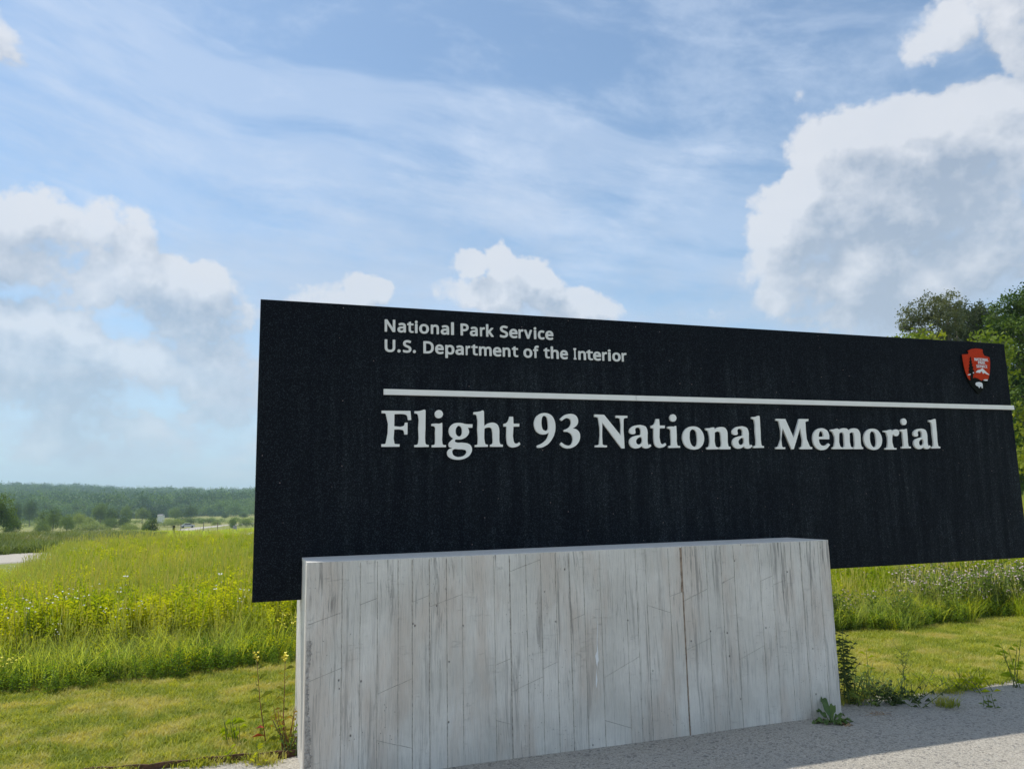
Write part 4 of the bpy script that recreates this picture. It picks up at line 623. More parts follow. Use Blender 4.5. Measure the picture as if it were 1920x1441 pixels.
def stand(me):                         # turn a mesh drawn in xy so that it stands in xz, facing -y
    for v in me.vertices: x, y, z = v.co; v.co = (x, -z, y)
    me.update(); return me
LD = .016                              # letter thickness
memo = {}
for ch, s0 in SERIF_TEXT:
    if ch not in memo: memo[ch] = stand(curve_mesh('letter', [[c / 1000 for c in s] for s in SERIF_OUTLINES[ch]], M['letter'], LD))
    obj('letter', memo[ch], panel, loc=(s0, -.004 - LD / 2 - .004, .376 + EYE))
for ch, s0, s1, zb in SANS_TEXT:
    S = SANS_OUTLINES[ch]; xs_ = [c for s in S for c in s[::2]]; x0_, x1_ = min(xs_), max(xs_)
    kz = .0885 / 623; kx = (s1 - s0) / (x1_ - x0_)
    S2 = [[(c - x0_) * kx if i % 2 == 0 else (c + 25) * kz for i, c in enumerate(s)] for s in S]
    obj('letter', stand(curve_mesh('letter', S2, M['letter_small'], .006)), panel, loc=(s0, -.008, zb + EYE))
# the white rule: two bars butted with a hairline joint
for a, b in ((.864, 2.808), (2.812, PR + .003)):
    mb = MB(); mb.box((a, -.022, .735 + EYE + .016 - .009), (b, -.0005, .735 + EYE + .046)); obj('rule_bar', mb.me('rule_bar', M['letter']), panel)

# emblem: a shield-like arrowhead plate with tree, mountain, bison and lettering
emb = obj('emblem', None, panel)
def plate(name, pts, m, y, t=.004):
    me = stand(curve_mesh(name, [[c for p in pts for c in (p[0], p[1] + EYE)]], m, t)); return obj(name, me, emb, loc=(0, y, 0))
EB = [[6.1787,1.2439],[6.2124,1.2453],[6.2547,1.2496],[6.2614,1.2682],[6.2495,1.2796],[6.2939,1.2972],[6.3495,1.307],[6.4038,1.3057],[6.4371,1.2992],[6.4338,1.2676],[6.4494,1.243],[6.4826,1.2354],[6.5105,1.2286],[6.5124,1.1814],[6.5002,1.1128],[6.4891,1.0706],[6.4702,1.0126],[6.4358,.9648],[6.3888,.9221],[6.3536,.8902],[6.3314,.8768],[6.3111,.8994],[6.2758,.9345],[6.2413,.9747],[6.2143,1.0203],[6.2086,1.051],[6.1961,1.0815],[6.1866,1.1328],[6.1812,1.1896]]
ER = EB[:16] + [[6.4645,1.0202],[6.4026,1.0168],[6.3805,1.0047],[6.3426,1.0243],[6.3034,1.0334],[6.2749,1.0222],[6.239,1.0056],[6.2157,1.0306]] + EB[25:]
plate('arrowhead_plate', EB, M['emblem_black'], -.010, .012); plate('red_face', ER, M['emblem_red'], -.0175)
plate('tree_figure', [[6.2737,1.227],[6.28,1.209],[6.2757,1.1932],[6.2857,1.1832],[6.2788,1.1673],[6.2908,1.1574],[6.2818,1.1415],[6.2965,1.1264],[6.2841,1.1104],[6.3022,1.0955],[6.2906,1.0847],[6.3088,1.0708],[6.2876,1.0639],[6.2749,1.0222],[6.2517,1.0008],[6.2445,1.0212],[6.251,1.0524],[6.2261,1.0567],[6.2431,1.0728],[6.2298,1.0827],[6.2449,1.1039],[6.2355,1.1139],[6.2516,1.1326],[6.2453,1.1453],[6.2597,1.1614],[6.2528,1.1742],[6.2655,1.1928],[6.262,1.2057]], M['emblem_black'], -.021)
plate('mountain_figure', [[6.3211,1.0858],[6.3473,1.1033],[6.3752,1.1084],[6.4028,1.1209],[6.4288,1.1025],[6.4532,1.0824],[6.4814,1.0651],[6.4774,1.0613],[6.4509,1.0667],[6.4318,1.0765],[6.4253,1.0789],[6.4068,1.0689],[6.3987,1.0832],[6.39,1.0933],[6.3776,1.0877],[6.3705,1.076],[6.3438,1.0788],[6.3234,1.0781]], M['emblem_white'], -.0215)
plate('lake_figure', [[6.3969,1.0104],[6.4163,1.0172],[6.4519,1.0183],[6.4471,1.0041],[6.4211,1.0033]], M['emblem_white'], -.023)
plate('bison_figure', [[6.302,.9765],[6.317,.9873],[6.3447,.9917],[6.3778,.9865],[6.3882,.9738],[6.3852,.9349],[6.3736,.9346],[6.3725,.9501],[6.3555,.9496],[6.3467,.9354],[6.3404,.9389],[6.3351,.9491],[6.319,.9538],[6.3065,.9612]], M['emblem_white'], -.0185)
plate('water_figure', [[6.216,1.0564],[6.2494,1.0652],[6.2456,1.0522],[6.2183,1.0487]], M['emblem_white'], -.0235)
plate('water_figure', [[6.2797,1.0792],[6.2939,1.0797],[6.291,1.0692],[6.2804,1.0699]], M['emblem_white'], -.0235)
for word, a, b, zb in (('NATIONAL', 6.3174, 6.4902, 1.190), ('PARK', 6.3587, 6.4457, 1.1605), ('SERVICE', 6.3333, 6.4682, 1.126)):
    tot = sum(SANS_ADVANCE[c] for c in word); x = a; k = (b - a) / tot; S2 = []
    for c in word:
        for s in SANS_OUTLINES[c]: S2.append([x + q * k if i % 2 == 0 else zb + EYE + q * .025 / 573 for i, q in enumerate(s)])
        x += SANS_ADVANCE[c] * k
    me = stand(curve_mesh('emblem_lettering', S2, M['emblem_white'], .003)); obj('emblem_lettering', me, emb, loc=(0, -.0215, 0))

# pier: core with boards' imprint on the face
QL, QR, QT, QF, QB = .3381, 4.1275, -.3402 + EYE, -.4749, .475
pier = obj('concrete_pier', None, sign)
BX = [.546, .653, .757, .883, .97, 1.078, 1.188, 1.289, 1.5, 1.605, 1.717, 1.819, 1.922, 2.021, 2.123, 2.243, 2.431, 2.512, 2.587, 2.764, 2.867, 3.063, 3.183, 3.291, 3.504, 3.609, 3.73, 3.866, 4.027]
CUT = [[.349, -1.022, .554, -.957], [.656, -.601, .759, -.57], [.762, -1.124, .974, -1.055], [.969, -.605, 1.051, -.58], [1.077, -.64, 1.249, -.589], [1.499, -1.022, 1.591, -.995], [1.603, -.453, 1.801, -.392], [1.609, -1.189, 1.803, -1.125], [1.816, -1.072, 1.907, -1.041], [2.018, -.783, 2.13, -.749], [.763, -1.39, .968, -1.454], [.446, -.67, .55, -.639], [1.503, -1.354, 1.594, -1.383], [2.227, -1.17, 2.495, -1.058], [2.592, -.725, 2.752, -.778], [2.752, -.675, 2.849, -.653], [2.871, -1.035, 3.076, -.969], [2.951, -.68, 3.058, -.642], [3.173, -.609, 3.27, -.575], [3.289, -1.133, 3.491, -1.06], [2.291, -1.447, 2.443, -1.5], [3.602, -.643, 3.717, -.614], [3.486, -.614, 3.586, -.585]]
REC = .0045
mb = MB(); c = .012
# core, a little behind the boards' faces; top face carries a small bevel
mb.box((QL + .003, QF + REC, -.3), (QR - .003, QB, QT - .02)); core = obj('pier_core', mb.me('pier_core', M['smooth_concrete']), pier)
mb = MB(); mb.box((QL, QF + .004, QT - .0195), (QR, QB + .002, QT), 0)
me = mb.me('pier_top', M['smooth_concrete']); obj('pier_top', me, pier)
br = np.random.default_rng(12)
mb = MB(); mb.box((QL + .012, QF + REC - .0013, -.25), (QR - .012, QF + REC + .02, QT - .012)); obj('joint_grooves', mb.me('joint_grooves', M['joint']), pier)
edges = [QL] + BX + [QR]
for i in range(len(edges) - 1):
    a, b = edges[i], edges[i + 1]; gap = float(br.choice([.0002, .0002, .0004, .0008, .0014]))
    wide = abs(a - 2.867) < .01 or abs(b - 2.867) < .01
    al = a + (gap if i else 0.); bl = b - (gap if i < len(edges) - 2 else 0.)
    if abs(a - 2.867) < .01: al = a + .0045
    if abs(b - 2.867) < .01: bl = b - .0045
    if abs(a - 1.605) < .01: al = a + .0024
    if abs(b - 1.605) < .01: bl = b - .0018
    cuts = []
    for x0_, za, x1_, zb in CUT:
        mid = (x0_ + x1_) / 2
        if a < mid < b and (x1_ - x0_) > .45 * (b - a):
            k = (zb - za) / (x1_ - x0_); cuts.append((za + k * (a - x0_), za + k * (b - x0_)))
        elif a < mid < b or (x0_ < (a + b) / 2 < x1_):
            k = (zb - za) / (x1_ - x0_); cuts.append((za + k * (a - x0_), za + k * (b - x0_)))
    cuts = sorted(cuts, key=lambda q: q[0]); zl = [(-.25 - EYE,) * 2] + cuts + [(QT - EYE,) * 2]
    n_pc = len(zl) - 1
    for k in range(n_pc):
        d0 = QF + REC - .0005; dd = QF + br.uniform(0, .0020)
        g0 = .0016 if k else 0; g1 = .0016 if k < n_pc - 1 else 0
        q = [(al, zl[k][0] + g0), (bl, zl[k][1] + g0), (bl, zl[k + 1][1] - g1), (al, zl[k + 1][0] - g1)]
        if k == n_pc - 1: q[2] = (bl, QT - EYE - .003); q[3] = (al, QT - EYE - .003)
        mb = MB(); V = []; ch = .0012
        # slightly ragged long edges, as rough boards leave
        nseg = max(2, int((q[3][1] - q[0][1]) / .05)); Lx = []; Rx = []
        for s in range(nseg + 1):
            t = s / nseg; zl_ = q[0][1] + (q[3][1] - q[0][1]) * t; zr_ = q[1][1] + (q[2][1] - q[1][1]) * t
            jl = br.normal(0, .0009) if i else br.normal(.0, .0022); jr = br.normal(0, .0009) if i < len(edges) - 2 else br.normal(0, .0018)
            Lx.append((al + abs(jl), zl_)); Rx.append((bl - abs(jr), zr_))
        for (xl, zl2), (xr, zr2) in zip(Lx, Rx):
            V += [(xl, d0, zl2 + EYE), (xl + ch, dd, zl2 + EYE), (xr - ch, dd, zr2 + EYE), (xr, d0, zr2 + EYE)]
        Fc = []
        for s in range(nseg):
            o4 = s * 4
            for e4 in range(3): Fc.append((o4 + e4, o4 + e4 + 1, o4 + e4 + 5, o4 + e4 + 4))
        Fc.append((3, 2, 1, 0)); o4 = nseg * 4; Fc.append((o4, o4 + 1, o4 + 2, o4 + 3))
        mb.add(V, Fc); obj('board_imprint', mb.me('board_imprint', M['concrete']), pier)
mb = MB(); V = []; Fc = []
for s in range(41):
    z = -.2 + (QT + .19) * s / 40; xo = 2.867 + br.normal(0, .0025); w_ = .0042 + abs(br.normal(0, .002)) + (.005 if z > .85 else 0)
    V += [(xo - w_, QF + .0018, z), (xo + w_, QF + .0018, z)]
for s in range(40): Fc.append((2 * s, 2 * s + 1, 2 * s + 3, 2 * s + 2))
mb.add(V, Fc); obj('stained_crack', mb.me('stained_crack', M['stain']), pier)
M['mortar'] = simple('rough_mortar', (.40, .375, .34), .95, bump=1., bs=60, var=.35)
mb = MB(); V = []; Fc = []; n_ = 130
for s in range(n_ + 1):
    z = .0 + (QT - .45) * s / n_; w_ = .030 + .010 * math.sin(z * 9) + br.normal(0, .0045)
    V += [(QL + .004, QF + .0012, z), (QL + .006 + abs(br.normal(0, .003)), QF - .0022, z), (QL + w_ - .003, QF - .0018, z), (QL + w_, QF + .0012, z)]
for s in range(n_):
    for k in range(3): Fc.append((s * 4 + k, s * 4 + k + 1, s * 4 + k + 5, s * 4 + k + 4))
mb.add(V, Fc); obj('chipped_edge', mb.me('chipped_edge', M['mortar']), pier)
mb = MB(); V = []; Fc = []
prof = [(-.80, .001), (-.90, .0025), (-.95, .002), (-.99, .004), (-1.02, .011), (-1.05, .010), (-1.065, .006), (-1.09, .001), (-1.13, .0015), (-1.17, .006), (-1.20, .004), (-1.22, .001)]
for z, w_ in prof:
    xo = 2.20 + (z + 1.) * .07 + br.normal(0, .002); V += [(xo - w_, QF - .0012, z + EYE), (xo + w_, QF - .0012, z + EYE)]
for s in range(len(prof) - 1): Fc.append((2 * s + 1, 2 * s, 2 * s + 2, 2 * s + 3))
mb.add(V, Fc); obj('white_drip', mb.me('white_drip', M['efflorescence']), pier)
# side faces of the pier: vertical boards as well, standing proud of the core
for sx in (0, 1):
    edges_y = [QF + .006, -.30, -.13, .0, .13, .30, QB]
    for k in range(6):
        d = br.uniform(.0, .0035); xx = (QL + .0025 - d, QL + .0045) if sx == 0 else (QR - .0045, QR - .0025 + d)
        mb = MB(); mb.box((xx[0], edges_y[k] + .0015, -.25), (xx[1], edges_y[k + 1] - .0015, QT - .021)); obj('board_imprint', mb.me('board_imprint', M['concrete']), pier)

# rusty steel edging of the gravel, bottom left
mb = MB(); px_ = np.linspace(-3.2, -1.30, 30); pts = [(float(x), float(bend(x, GRAVEL_EDGE)) - .01 + .012 * math.sin(x * 9)) for x in px_]
V = []; Fc = []
for x, y in pts: V += [(x, y, -.05), (x, y, .045 + .004 * math.sin(x * 31)), (x + .003, y + .012, .045 + .004 * math.sin(x * 31)), (x + .003, y + .012, -.05)]
for i in range(len(pts) - 1):
    for k in range(3): Fc.append((i * 4 + k, i * 4 + k + 1, i * 4 + k + 5, i * 4 + k + 4))
Fc += [(0, 3, 2, 1), (len(V) - 4, len(V) - 3, len(V) - 2, len(V) - 1)]
mb.add(V, Fc); tag(obj('metal_edging', mb.me('metal_edging', M['steel'])), 'low rusty brown metal edging between gravel and lawn left of the pier', 'edging')

# ------------------------------------------------------------------ single plants
def plant(name, label, cat, loc, h, stems, leaf, lw_, lm, seed, per=22, flowers=0, fm=None, stem_m=None, lean=.15, group=None, droop=.3, base_rosette=0, up=.35, branches=0, thick=.004, spread=.04, topf=True):
    r = np.random.default_rng(seed); root = tag(obj(name, None, loc=loc), label, cat, group)
    ms = MB(); ml = MB(); mf = MB()
    for s in range(stems):
        a = r.uniform(0, 6.28); b = np.array([r.uniform(-spread, spread), r.uniform(-spread, spread), -.01]); hh = h * r.uniform(.7, 1.) if s else h
        ln = lean * hh * r.uniform(.4, 1.2); tip = b + np.array([math.cos(a) * ln, math.sin(a) * ln * .6, hh]); mid = (b + tip) / 2 + r.uniform(-1, 1, 3) * .02 * hh
        P_ = [b + (mid - b) * t for t in (0, .33, .66)] + [mid + (tip - mid) * t for t in (0, .33, .66, 1.)]
        ms.tube(P_, np.linspace(thick, thick * .35, 7), 5)
        lines = [P_]
        for k in range(branches):
            t = .3 + .6 * k / max(1, branches); p0 = b + (tip - b) * t; aa = k * 2.4 + s; p1 = p0 + np.array([math.cos(aa), math.sin(aa), 1.1]) * hh * .22 * r.uniform(.6, 1.2)
            ms.tube([p0, (p0 + p1) / 2 + np.array([0, 0, -.01]), p1], [thick * .5, thick * .4, thick * .25], 4); lines.append([p0, p1])
        for L_ in lines:
            L_ = [np.array(q) for q in L_]; npr = per if L_ is P_ else max(4, per // 4); pos = []; dr = []; 
            for k in range(npr):
                t = .06 + .94 * (k + r.uniform(0, .6)) / npr; t = min(t, .999); seg = t * (len(L_) - 1); i0 = int(seg); p = L_[i0] + (L_[i0 + 1] - L_[i0]) * (seg - i0)
                bb = k * 2.4 + r.uniform(-.3, .3); pos.append(p); dr.append((math.cos(bb), math.sin(bb), up + .3 * t))
            V, Fc = leaf_quads(pos, dr, leaf, lw_, r, droop); ml.add(V, Fc)
            for k in range(flowers):
                c = L_[-1] + r.uniform(-1, 1, 3) * np.array([.02, .02, .03 if topf else .1]); q = r.uniform(0, 6.28); fr = .011
                Vv = [c + np.array([math.cos(q + 1.2566 * i) * fr, math.sin(q + 1.2566 * i) * fr * .8, fr * .5 * (i % 2)]) for i in range(5)] + [c - np.array([0, 0, fr]), c + np.array([0, 0, fr * .3])]
                mf.add(Vv, [(i, (i + 1) % 5, 6) for i in range(5)] + [(i, 5, (i + 1) % 5) for i in range(5)])
    if base_rosette:
        pos = [np.array([0, 0, .01])] * base_rosette; dr = [(math.cos(k * 2.4), math.sin(k * 2.4), r.uniform(.2, .9)) for k in range(base_rosette)]
        V, Fc = leaf_quads(pos, dr, leaf * 1.8, lw_ * 1.8, r, droop); ml.add(V, Fc)
    nm = 'stem' if stems == 1 else 'stems'; obj(nm, ms.me(nm, stem_m or M['stem_green'], True), root); obj('leaves', ml.me('leaves', lm), root)
    if flowers: obj('flowers', mf.me('flowers', fm or M['yellow']), root)
    return root
G = lambda x, y: on_ground(x, y)
def gl(x, y, z=0.): p = on_ground(x, y); return (p[0], p[1], .005 + z)
mk = leafy('primrose_leaves', (.16, .20, .03), (.33, .30, .05), None, .35, 14.)
mr = leafy('reddish_leaves', (.22, .27, .04), (.42, .26, .05), None, .35, 14.)
p1 = plant('primrose_plant', 'tall red-stemmed plant with pale yellow flowers, leaning left of the pier', 'plant', gl(503, 1401), .60, 1, .095, .019, mk, 3, per=64, flowers=9, stem_m=M['stem_red'], lean=-.0, group='red-stemmed flowering plants beside the pier', thick=.0042)
p1.rotation_euler = (0, -.14, 0)
rl = []
mb = MB(); V, Fc = leaf_quads([np.array([-.01, -.01, .08]), np.array([-.01, -.01, .13])], [(-1, -.3, .3), (-1, .2, .2)], .075, .024, np.random.default_rng(1), .2); mb.add(V, Fc); obj('red_leaf', mb.me('red_leaf', M['red_leaf']), p1)
plant('primrose_plant', 'upright red-stemmed yellow-flowered plant standing closest to the pier corner', 'plant', gl(526, 1398), .58, 1, .09, .018, mk, 4, per=66, flowers=10, stem_m=M['stem_red'], lean=.03, group='red-stemmed flowering plants beside the pier', thick=.004)
plant('reddish_weed', 'low tangled reddish weed at the foot of the flowering plants', 'weed', gl(537, 1410), .30, 12, .05, .012, mr, 5, per=24, stem_m=M['stem_red'], lean=.6)
plant('dark_weed', 'dark green weed in the shade against the pier\'s left side', 'weed', gl(549, 1416), .24, 10, .05, .018, M['forb_dark'], 6, per=16, lean=.5)
plant('young_weed', 'pale green seedling with opposite leaves on the gravel left of the pier', 'weed', gl(474, 1437), .14, 2, .06, .022, M['forb'], 7, per=9, lean=.3)
plant('grass_clump', 'bright green grassy clump on the lawn edge left of the flowering plants', 'weed', gl(437, 1400), .20, 6, .09, .010, M['forb'], 8, per=14, lean=.5, droop=.5)
plant('young_weed', 'small light green weed on the metal edging', 'weed', gl(428, 1428), .10, 3, .05, .016, M['forb'], 9, per=8, lean=.5)
# right of the pier
R_ = M['thistle']
plant('thistle', 'tall dark spiny thistle hugging the right edge of the pier', 'plant', gl(1592, 1322), .56, 3, .055, .010, R_, 10, per=40, lean=.10, up=.2, branches=5, thick=.005)
plant('leafy_weed', 'bushy green weed at the right foot of the pier', 'weed', gl(1603, 1320), .28, 22, .05, .022, M['vetch'], 11, per=22, lean=.8, spread=.12)
plant('horseweed', 'single pale green upright weed with a feathery top, right of the pier', 'weed', gl(1621, 1296), .34, 1, .07, .008, M['forb'], 12, per=46, lean=.08)
plant('leafy_weed', 'sprawling dark weed overhanging the gravel with toothed leaves', 'weed', gl(1690, 1322), .20, 18, .05, .024, R_, 13, per=14, lean=1.4, droop=.6, spread=.12)
plant('leafy_weed', 'low dark weeds on the gravel edge between thistle and sprawling weed', 'weed', gl(1648, 1316), .15, 22, .045, .02, R_, 14, per=14, lean=1.2, spread=.16)
plant('branching_weed', 'thin branching weed with bare forked stems leaning right', 'weed', gl(1690, 1292), .36, 2, .02, .006, R_, 15, per=14, lean=.45, branches=7, thick=.003)
plant('leafy_weed', 'bright green bushy weed spilling onto the sunny gravel', 'weed', gl(1832, 1298), .20, 12, .085, .014, M['forb'], 16, per=16, lean=1.1, spread=.12)
plant('leafy_weed', 'tall light green weed at the right border of the lawn', 'weed', gl(1912, 1292), .42, 5, .10, .018, M['forb'], 17, per=22, lean=.35)
V, Fc = blades(150, .09, .07, .005, 1.9, 18); tag(obj('grass_clump', mesh('grass_clump', V, Fc, M['lawn']), loc=gl(1775, 1325)), 'flat tuft of fine grass lying on the shaded gravel', 'weed')
plant('young_weed', 'small pale seedling on the gravel at far right', 'weed', gl(1856, 1328), .11, 4, .05, .010, M['vetch'], 19, per=10, lean=.5)
plant('leafy_weed', 'patch of light weeds where lawn meets gravel, right of the branching weed', 'weed', gl(1770, 1293), .13, 24, .05, .018, M['forb'], 20, per=12, lean=1.2, spread=.2)
plant('leafy_weed', 'low green weeds beneath the horseweed', 'weed', gl(1632, 1303), .16, 26, .05, .022, M['vetch'], 21, per=12, lean=1.2, spread=.22)
mb = MB(); r5 = np.random.default_rng(31)
for k in range(26):
    a = r5.uniform(0, 6.28); p = np.array([math.cos(a) * .05, math.sin(a) * .03, .012]); q = p + np.array([r5.uniform(-.06, .06), r5.uniform(-.04, .04), r5.uniform(-.005, .02)]); mb.tube([p, q], .0012, 3)
tag(obj('dead_twigs', mb.me('dead_twigs', M['dead']), loc=gl(1645, 1342)), 'small heap of dry brown twigs on the gravel', 'twigs')
# dock plant: every broad leaf a part
dock = tag(obj('dock_plant', None, loc=gl(1560, 1358)), 'dark green broad-leaved dock growing at the front right foot of the pier', 'plant')
def dock_leaf(L, Wd, bend_, curl, seed):
    r = np.random.default_rng(seed); n = 8; V = []; Fc = []
    for i in range(n + 1):
        t = i / n; w = Wd * (math.sin(math.pi * min(1, t * .95 + .03)) ** .7) * (.35 + .9 * t if t < .7 else .98 - .2 * (t - .7)); x = L * (t - .12 * t * t); z = L * (bend_ * t - curl * t * t)
        wv = .012 * math.sin(t * 14 + seed)
        V += [(x, -w / 2, z + .12 * w + wv), (x, 0, z - .06 * w), (x, w / 2, z + .12 * w - wv)]
    for i in range(n):
        for k in range(2): Fc.append((i * 3 + k, i * 3 + k + 1, i * 3 + k + 4, i * 3 + k + 3))
    return mesh('leaf', V, Fc, M['dock'], smooth=True)
for k, (az_, L, Wd, bd, cu) in enumerate([(2.9, .13, .05, .5, .5), (3.3, .16, .05, .35, .35), (2.2, .12, .055, 1., .5), (1.6, .15, .06, 1.5, .6), (1.1, .13, .06, 1.2, .5), (.5, .14, .06, .8, .6), (.0, .16, .055, .5, .5), (-.4, .12, .05, .45, .45), (3.9, .11, .05, .6, .5), (-1.2, .10, .045, .6, .6), (4.6, .09, .045, .8, .6)]):
    obj('leaf', dock_leaf(L, Wd, bd, cu, k), dock, loc=(.01 * math.cos(az_), .01 * math.sin(az_), .01), rz=az_)
for k, az_ in enumerate((-.9, -1.25, -1.0, -.7)):
    me = dock_leaf(.11 + .01 * k, .018, .05, .06, 30 + k); me.materials.clear(); me.materials.append(M['dead']); tag(obj('withered_leaf', me, dock, loc=(.02, -.02, .012), rz=az_), 'withered brown leaf')

# ------------------------------------------------------------------ trees
def foliage(clusters, leaf, per_twig, twigs, seed, m, name='crown', flat=.75):
    """clusters: (x, y, z, r). Twigs are spread through each cluster, leaves round each twig end."""
    r = np.random.default_rng(seed); Pn = []
    for cx, cy, cz, cr in clusters:
        nt = max(4, int(twigs * cr * cr)); d = r.normal(size=(nt, 3)); d /= np.linalg.norm(d, axis=1)[:, None]
        rr = cr * r.uniform(.25, 1., nt) ** .45 * (1 + .22 * r.normal(size=nt)); c = np.array([cx, cy, cz]) + d * rr[:, None] * np.array([1, 1, flat])
        p = np.repeat(c, per_twig, 0) + r.normal(size=(nt * per_twig, 3)) * leaf * 1.9; Pn.append(p)
    p = np.concatenate(Pn); n = len(p)
    a = r.normal(size=(n, 3)); a /= np.linalg.norm(a, axis=1)[:, None]; b = np.cross(a, r.normal(size=(n, 3))); b /= np.linalg.norm(b, axis=1)[:, None]
    s = leaf * r.uniform(.6, 1.3, n)[:, None]
    V = np.stack([p - a * s, p + b * s * .55, p + a * s, p - b * s * .55], 1).reshape(-1, 3)
    return mesh(name, V, np.arange(len(V)).reshape(-1, 4), m)
def limbs(base, top, clusters, rad0, seed, m, fork=.35):
    r = np.random.default_rng(seed); mb = MB(); base = np.array(base, float); top = np.array(top, float); P_ = [base + (top - base) * t + r.normal(size=3) * .012 * np.linalg.norm(top - base) * (0 < t < 1) for t in np.linspace(0, 1, 7)]
    mb.tube(P_, np.linspace(rad0, rad0 * .3, 7), 8)
    for cx, cy, cz, cr in clusters:
        c = np.array([cx, cy, cz]); t = np.clip((c[2] - base[2]) / (top[2] - base[2] + 1e-6) - fork * .8, .12, .95); p0 = base + (top - base) * t
        mid = (p0 + c) / 2 + r.normal(size=3) * .12; mb.tube([p0, mid, c], [rad0 * (1 - t) * .5 + .02, rad0 * .22 + .01, .012], 5)
        for _ in range(4):
            e = c + r.normal(size=3) * cr * .28; mb.tube([mid + (c - mid) * .5, e], [.018, .006], 4)
    return mb.me('trunk', m, True)
def px_tree(name, label, Y, blobs, ground_px, leaf, twigs, per, seed, m, rad0=.16, top=None, group=None, flat=.85):
    """blobs: px, py, radius in px, depth offset -> real clusters standing at distance Y"""
    q = at_depth(ground_px, 700, Y); z0 = float(height(q[0], Y)); root = tag(obj(name, None, loc=(q[0], Y, z0)), label, 'tree', group)
    cl = []
    for x, y, rp, dy in blobs:
        p = at_depth(x, y, Y + dy); cl.append((p[0] - q[0], p[1] - Y, p[2] - z0, rp * (Y + dy) / F))
    tz = max(c_[2] for c_ in cl); tp = max(cl, key=lambda c_: c_[2])
    obj('trunk', limbs((0, 0, -.2), (tp[0] * .8, tp[1] * .8, tz * .93), cl, rad0, seed, M['bark']), root)
    obj('crown', foliage(cl, leaf, per, twigs, seed, m, flat=flat), root); return root
px_tree('slender_tree', 'thin dusty green tree with an open two-lobed crown above the sign', 38,
        [(1712, 590, 24, 0), (1700, 612, 18, .5), (1726, 625, 18, -.4), (1755, 575, 28, 0), (1778, 568, 22, .8), (1742, 600, 22, .3), (1772, 605, 28, -.5), (1765, 640, 32, 0), (1790, 590, 18, .5), (1735, 660, 30, .8), (1780, 680, 36, -.6), (1760, 730, 44, 0)],
        1762, .056, 75, 40, 41, M['crown_olive'], .11)
px_tree('olive_tree', 'broad dull olive tree between the slender tree and the bright one', 42,
        [(1815, 590, 26, 0), (1838, 585, 24, .6), (1800, 610, 26, -.5), (1850, 606, 28, 0), (1822, 625, 34, .6), (1795, 650, 36, 0), (1850, 650, 38, .4), (1825, 700, 50, 0), (1870, 720, 45, 0), (1800, 760, 50, .5)],
        1828, .062, 75, 38, 42, M['crown_olive'], .15)
px_tree('leafy_tree', 'large bright green leafy tree at the right border behind the sign', 34,
        [(1895, 575, 26, 0), (1872, 592, 24, .5), (1915, 568, 24, -.5), (1945, 560, 40, 0), (1880, 625, 34, 0), (1915, 620, 40, -.8), (1905, 680, 40, .3), (1960, 640, 60, 0), (1915, 740, 42, 0), (1975, 730, 70, .5), (1925, 800, 44, -.5), (1990, 820, 70, 0), (1935, 870, 46, 0), (1940, 930, 45, .2), (1990, 930, 60, 0), (1880, 720, 40, 1.2), (1890, 820, 46, 1.), (1900, 900, 40, 1.), (1960, 985, 45, 0), (2060, 700, 80, 0), (2070, 850, 80, 0)],
        1965, .066, 60, 36, 43, M['crown_bright'], .19)
px_tree('dark_tree', 'dark tree filling the gap at the right edge of the sign', 44,
        [(1880, 620, 42, 0), (1930, 600, 50, 0), (1850, 640, 40, 0), (1812, 640, 34, 0), (1985, 620, 60, 0), (1900, 700, 50, 0), (1890, 780, 55, 0), (1905, 860, 55, 0), (1915, 940, 55, 0), (1850, 800, 60, 0), (1860, 900, 60, 0), (1935, 1000, 50, 0), (1960, 880, 60, .5)],
        1900, .085, 36, 34, 44, M['crown_dark'], .18)
for k, (bl, gx, lab) in enumerate([
        ([(1690, 640, 22, 0), (1715, 636, 18, .3), (1740, 634, 16, 0), (1668, 650, 18, 0), (1765, 640, 16, 0), (1710, 665, 34, 0), (1750, 672, 30, 0), (1720, 720, 50, 0)], 1715, 'yellow-green shrub just showing over the sign beneath the slender tree'),
        ([(1838, 640, 16, 0), (1860, 636, 18, .2), (1880, 640, 15, 0), (1850, 660, 28, 0), (1880, 670, 26, 0), (1862, 710, 42, 0)], 1860, 'yellow-green shrub showing over the sign\'s right corner'),
        ([(1925, 770, 20, 0), (1908, 776, 16, 0), (1940, 800, 30, 0), (1935, 860, 40, 0), (1960, 820, 40, 0)], 1940, 'yellow-green shrub beside the sign\'s right end')]):
    t = px_tree('sumac_shrub', lab, 27, bl, gx, .075, 50, 20, 50 + k, M['sumac'], .06, group='yellow-green shrubs behind the sign', flat=.5); t['category'] = 'shrub'

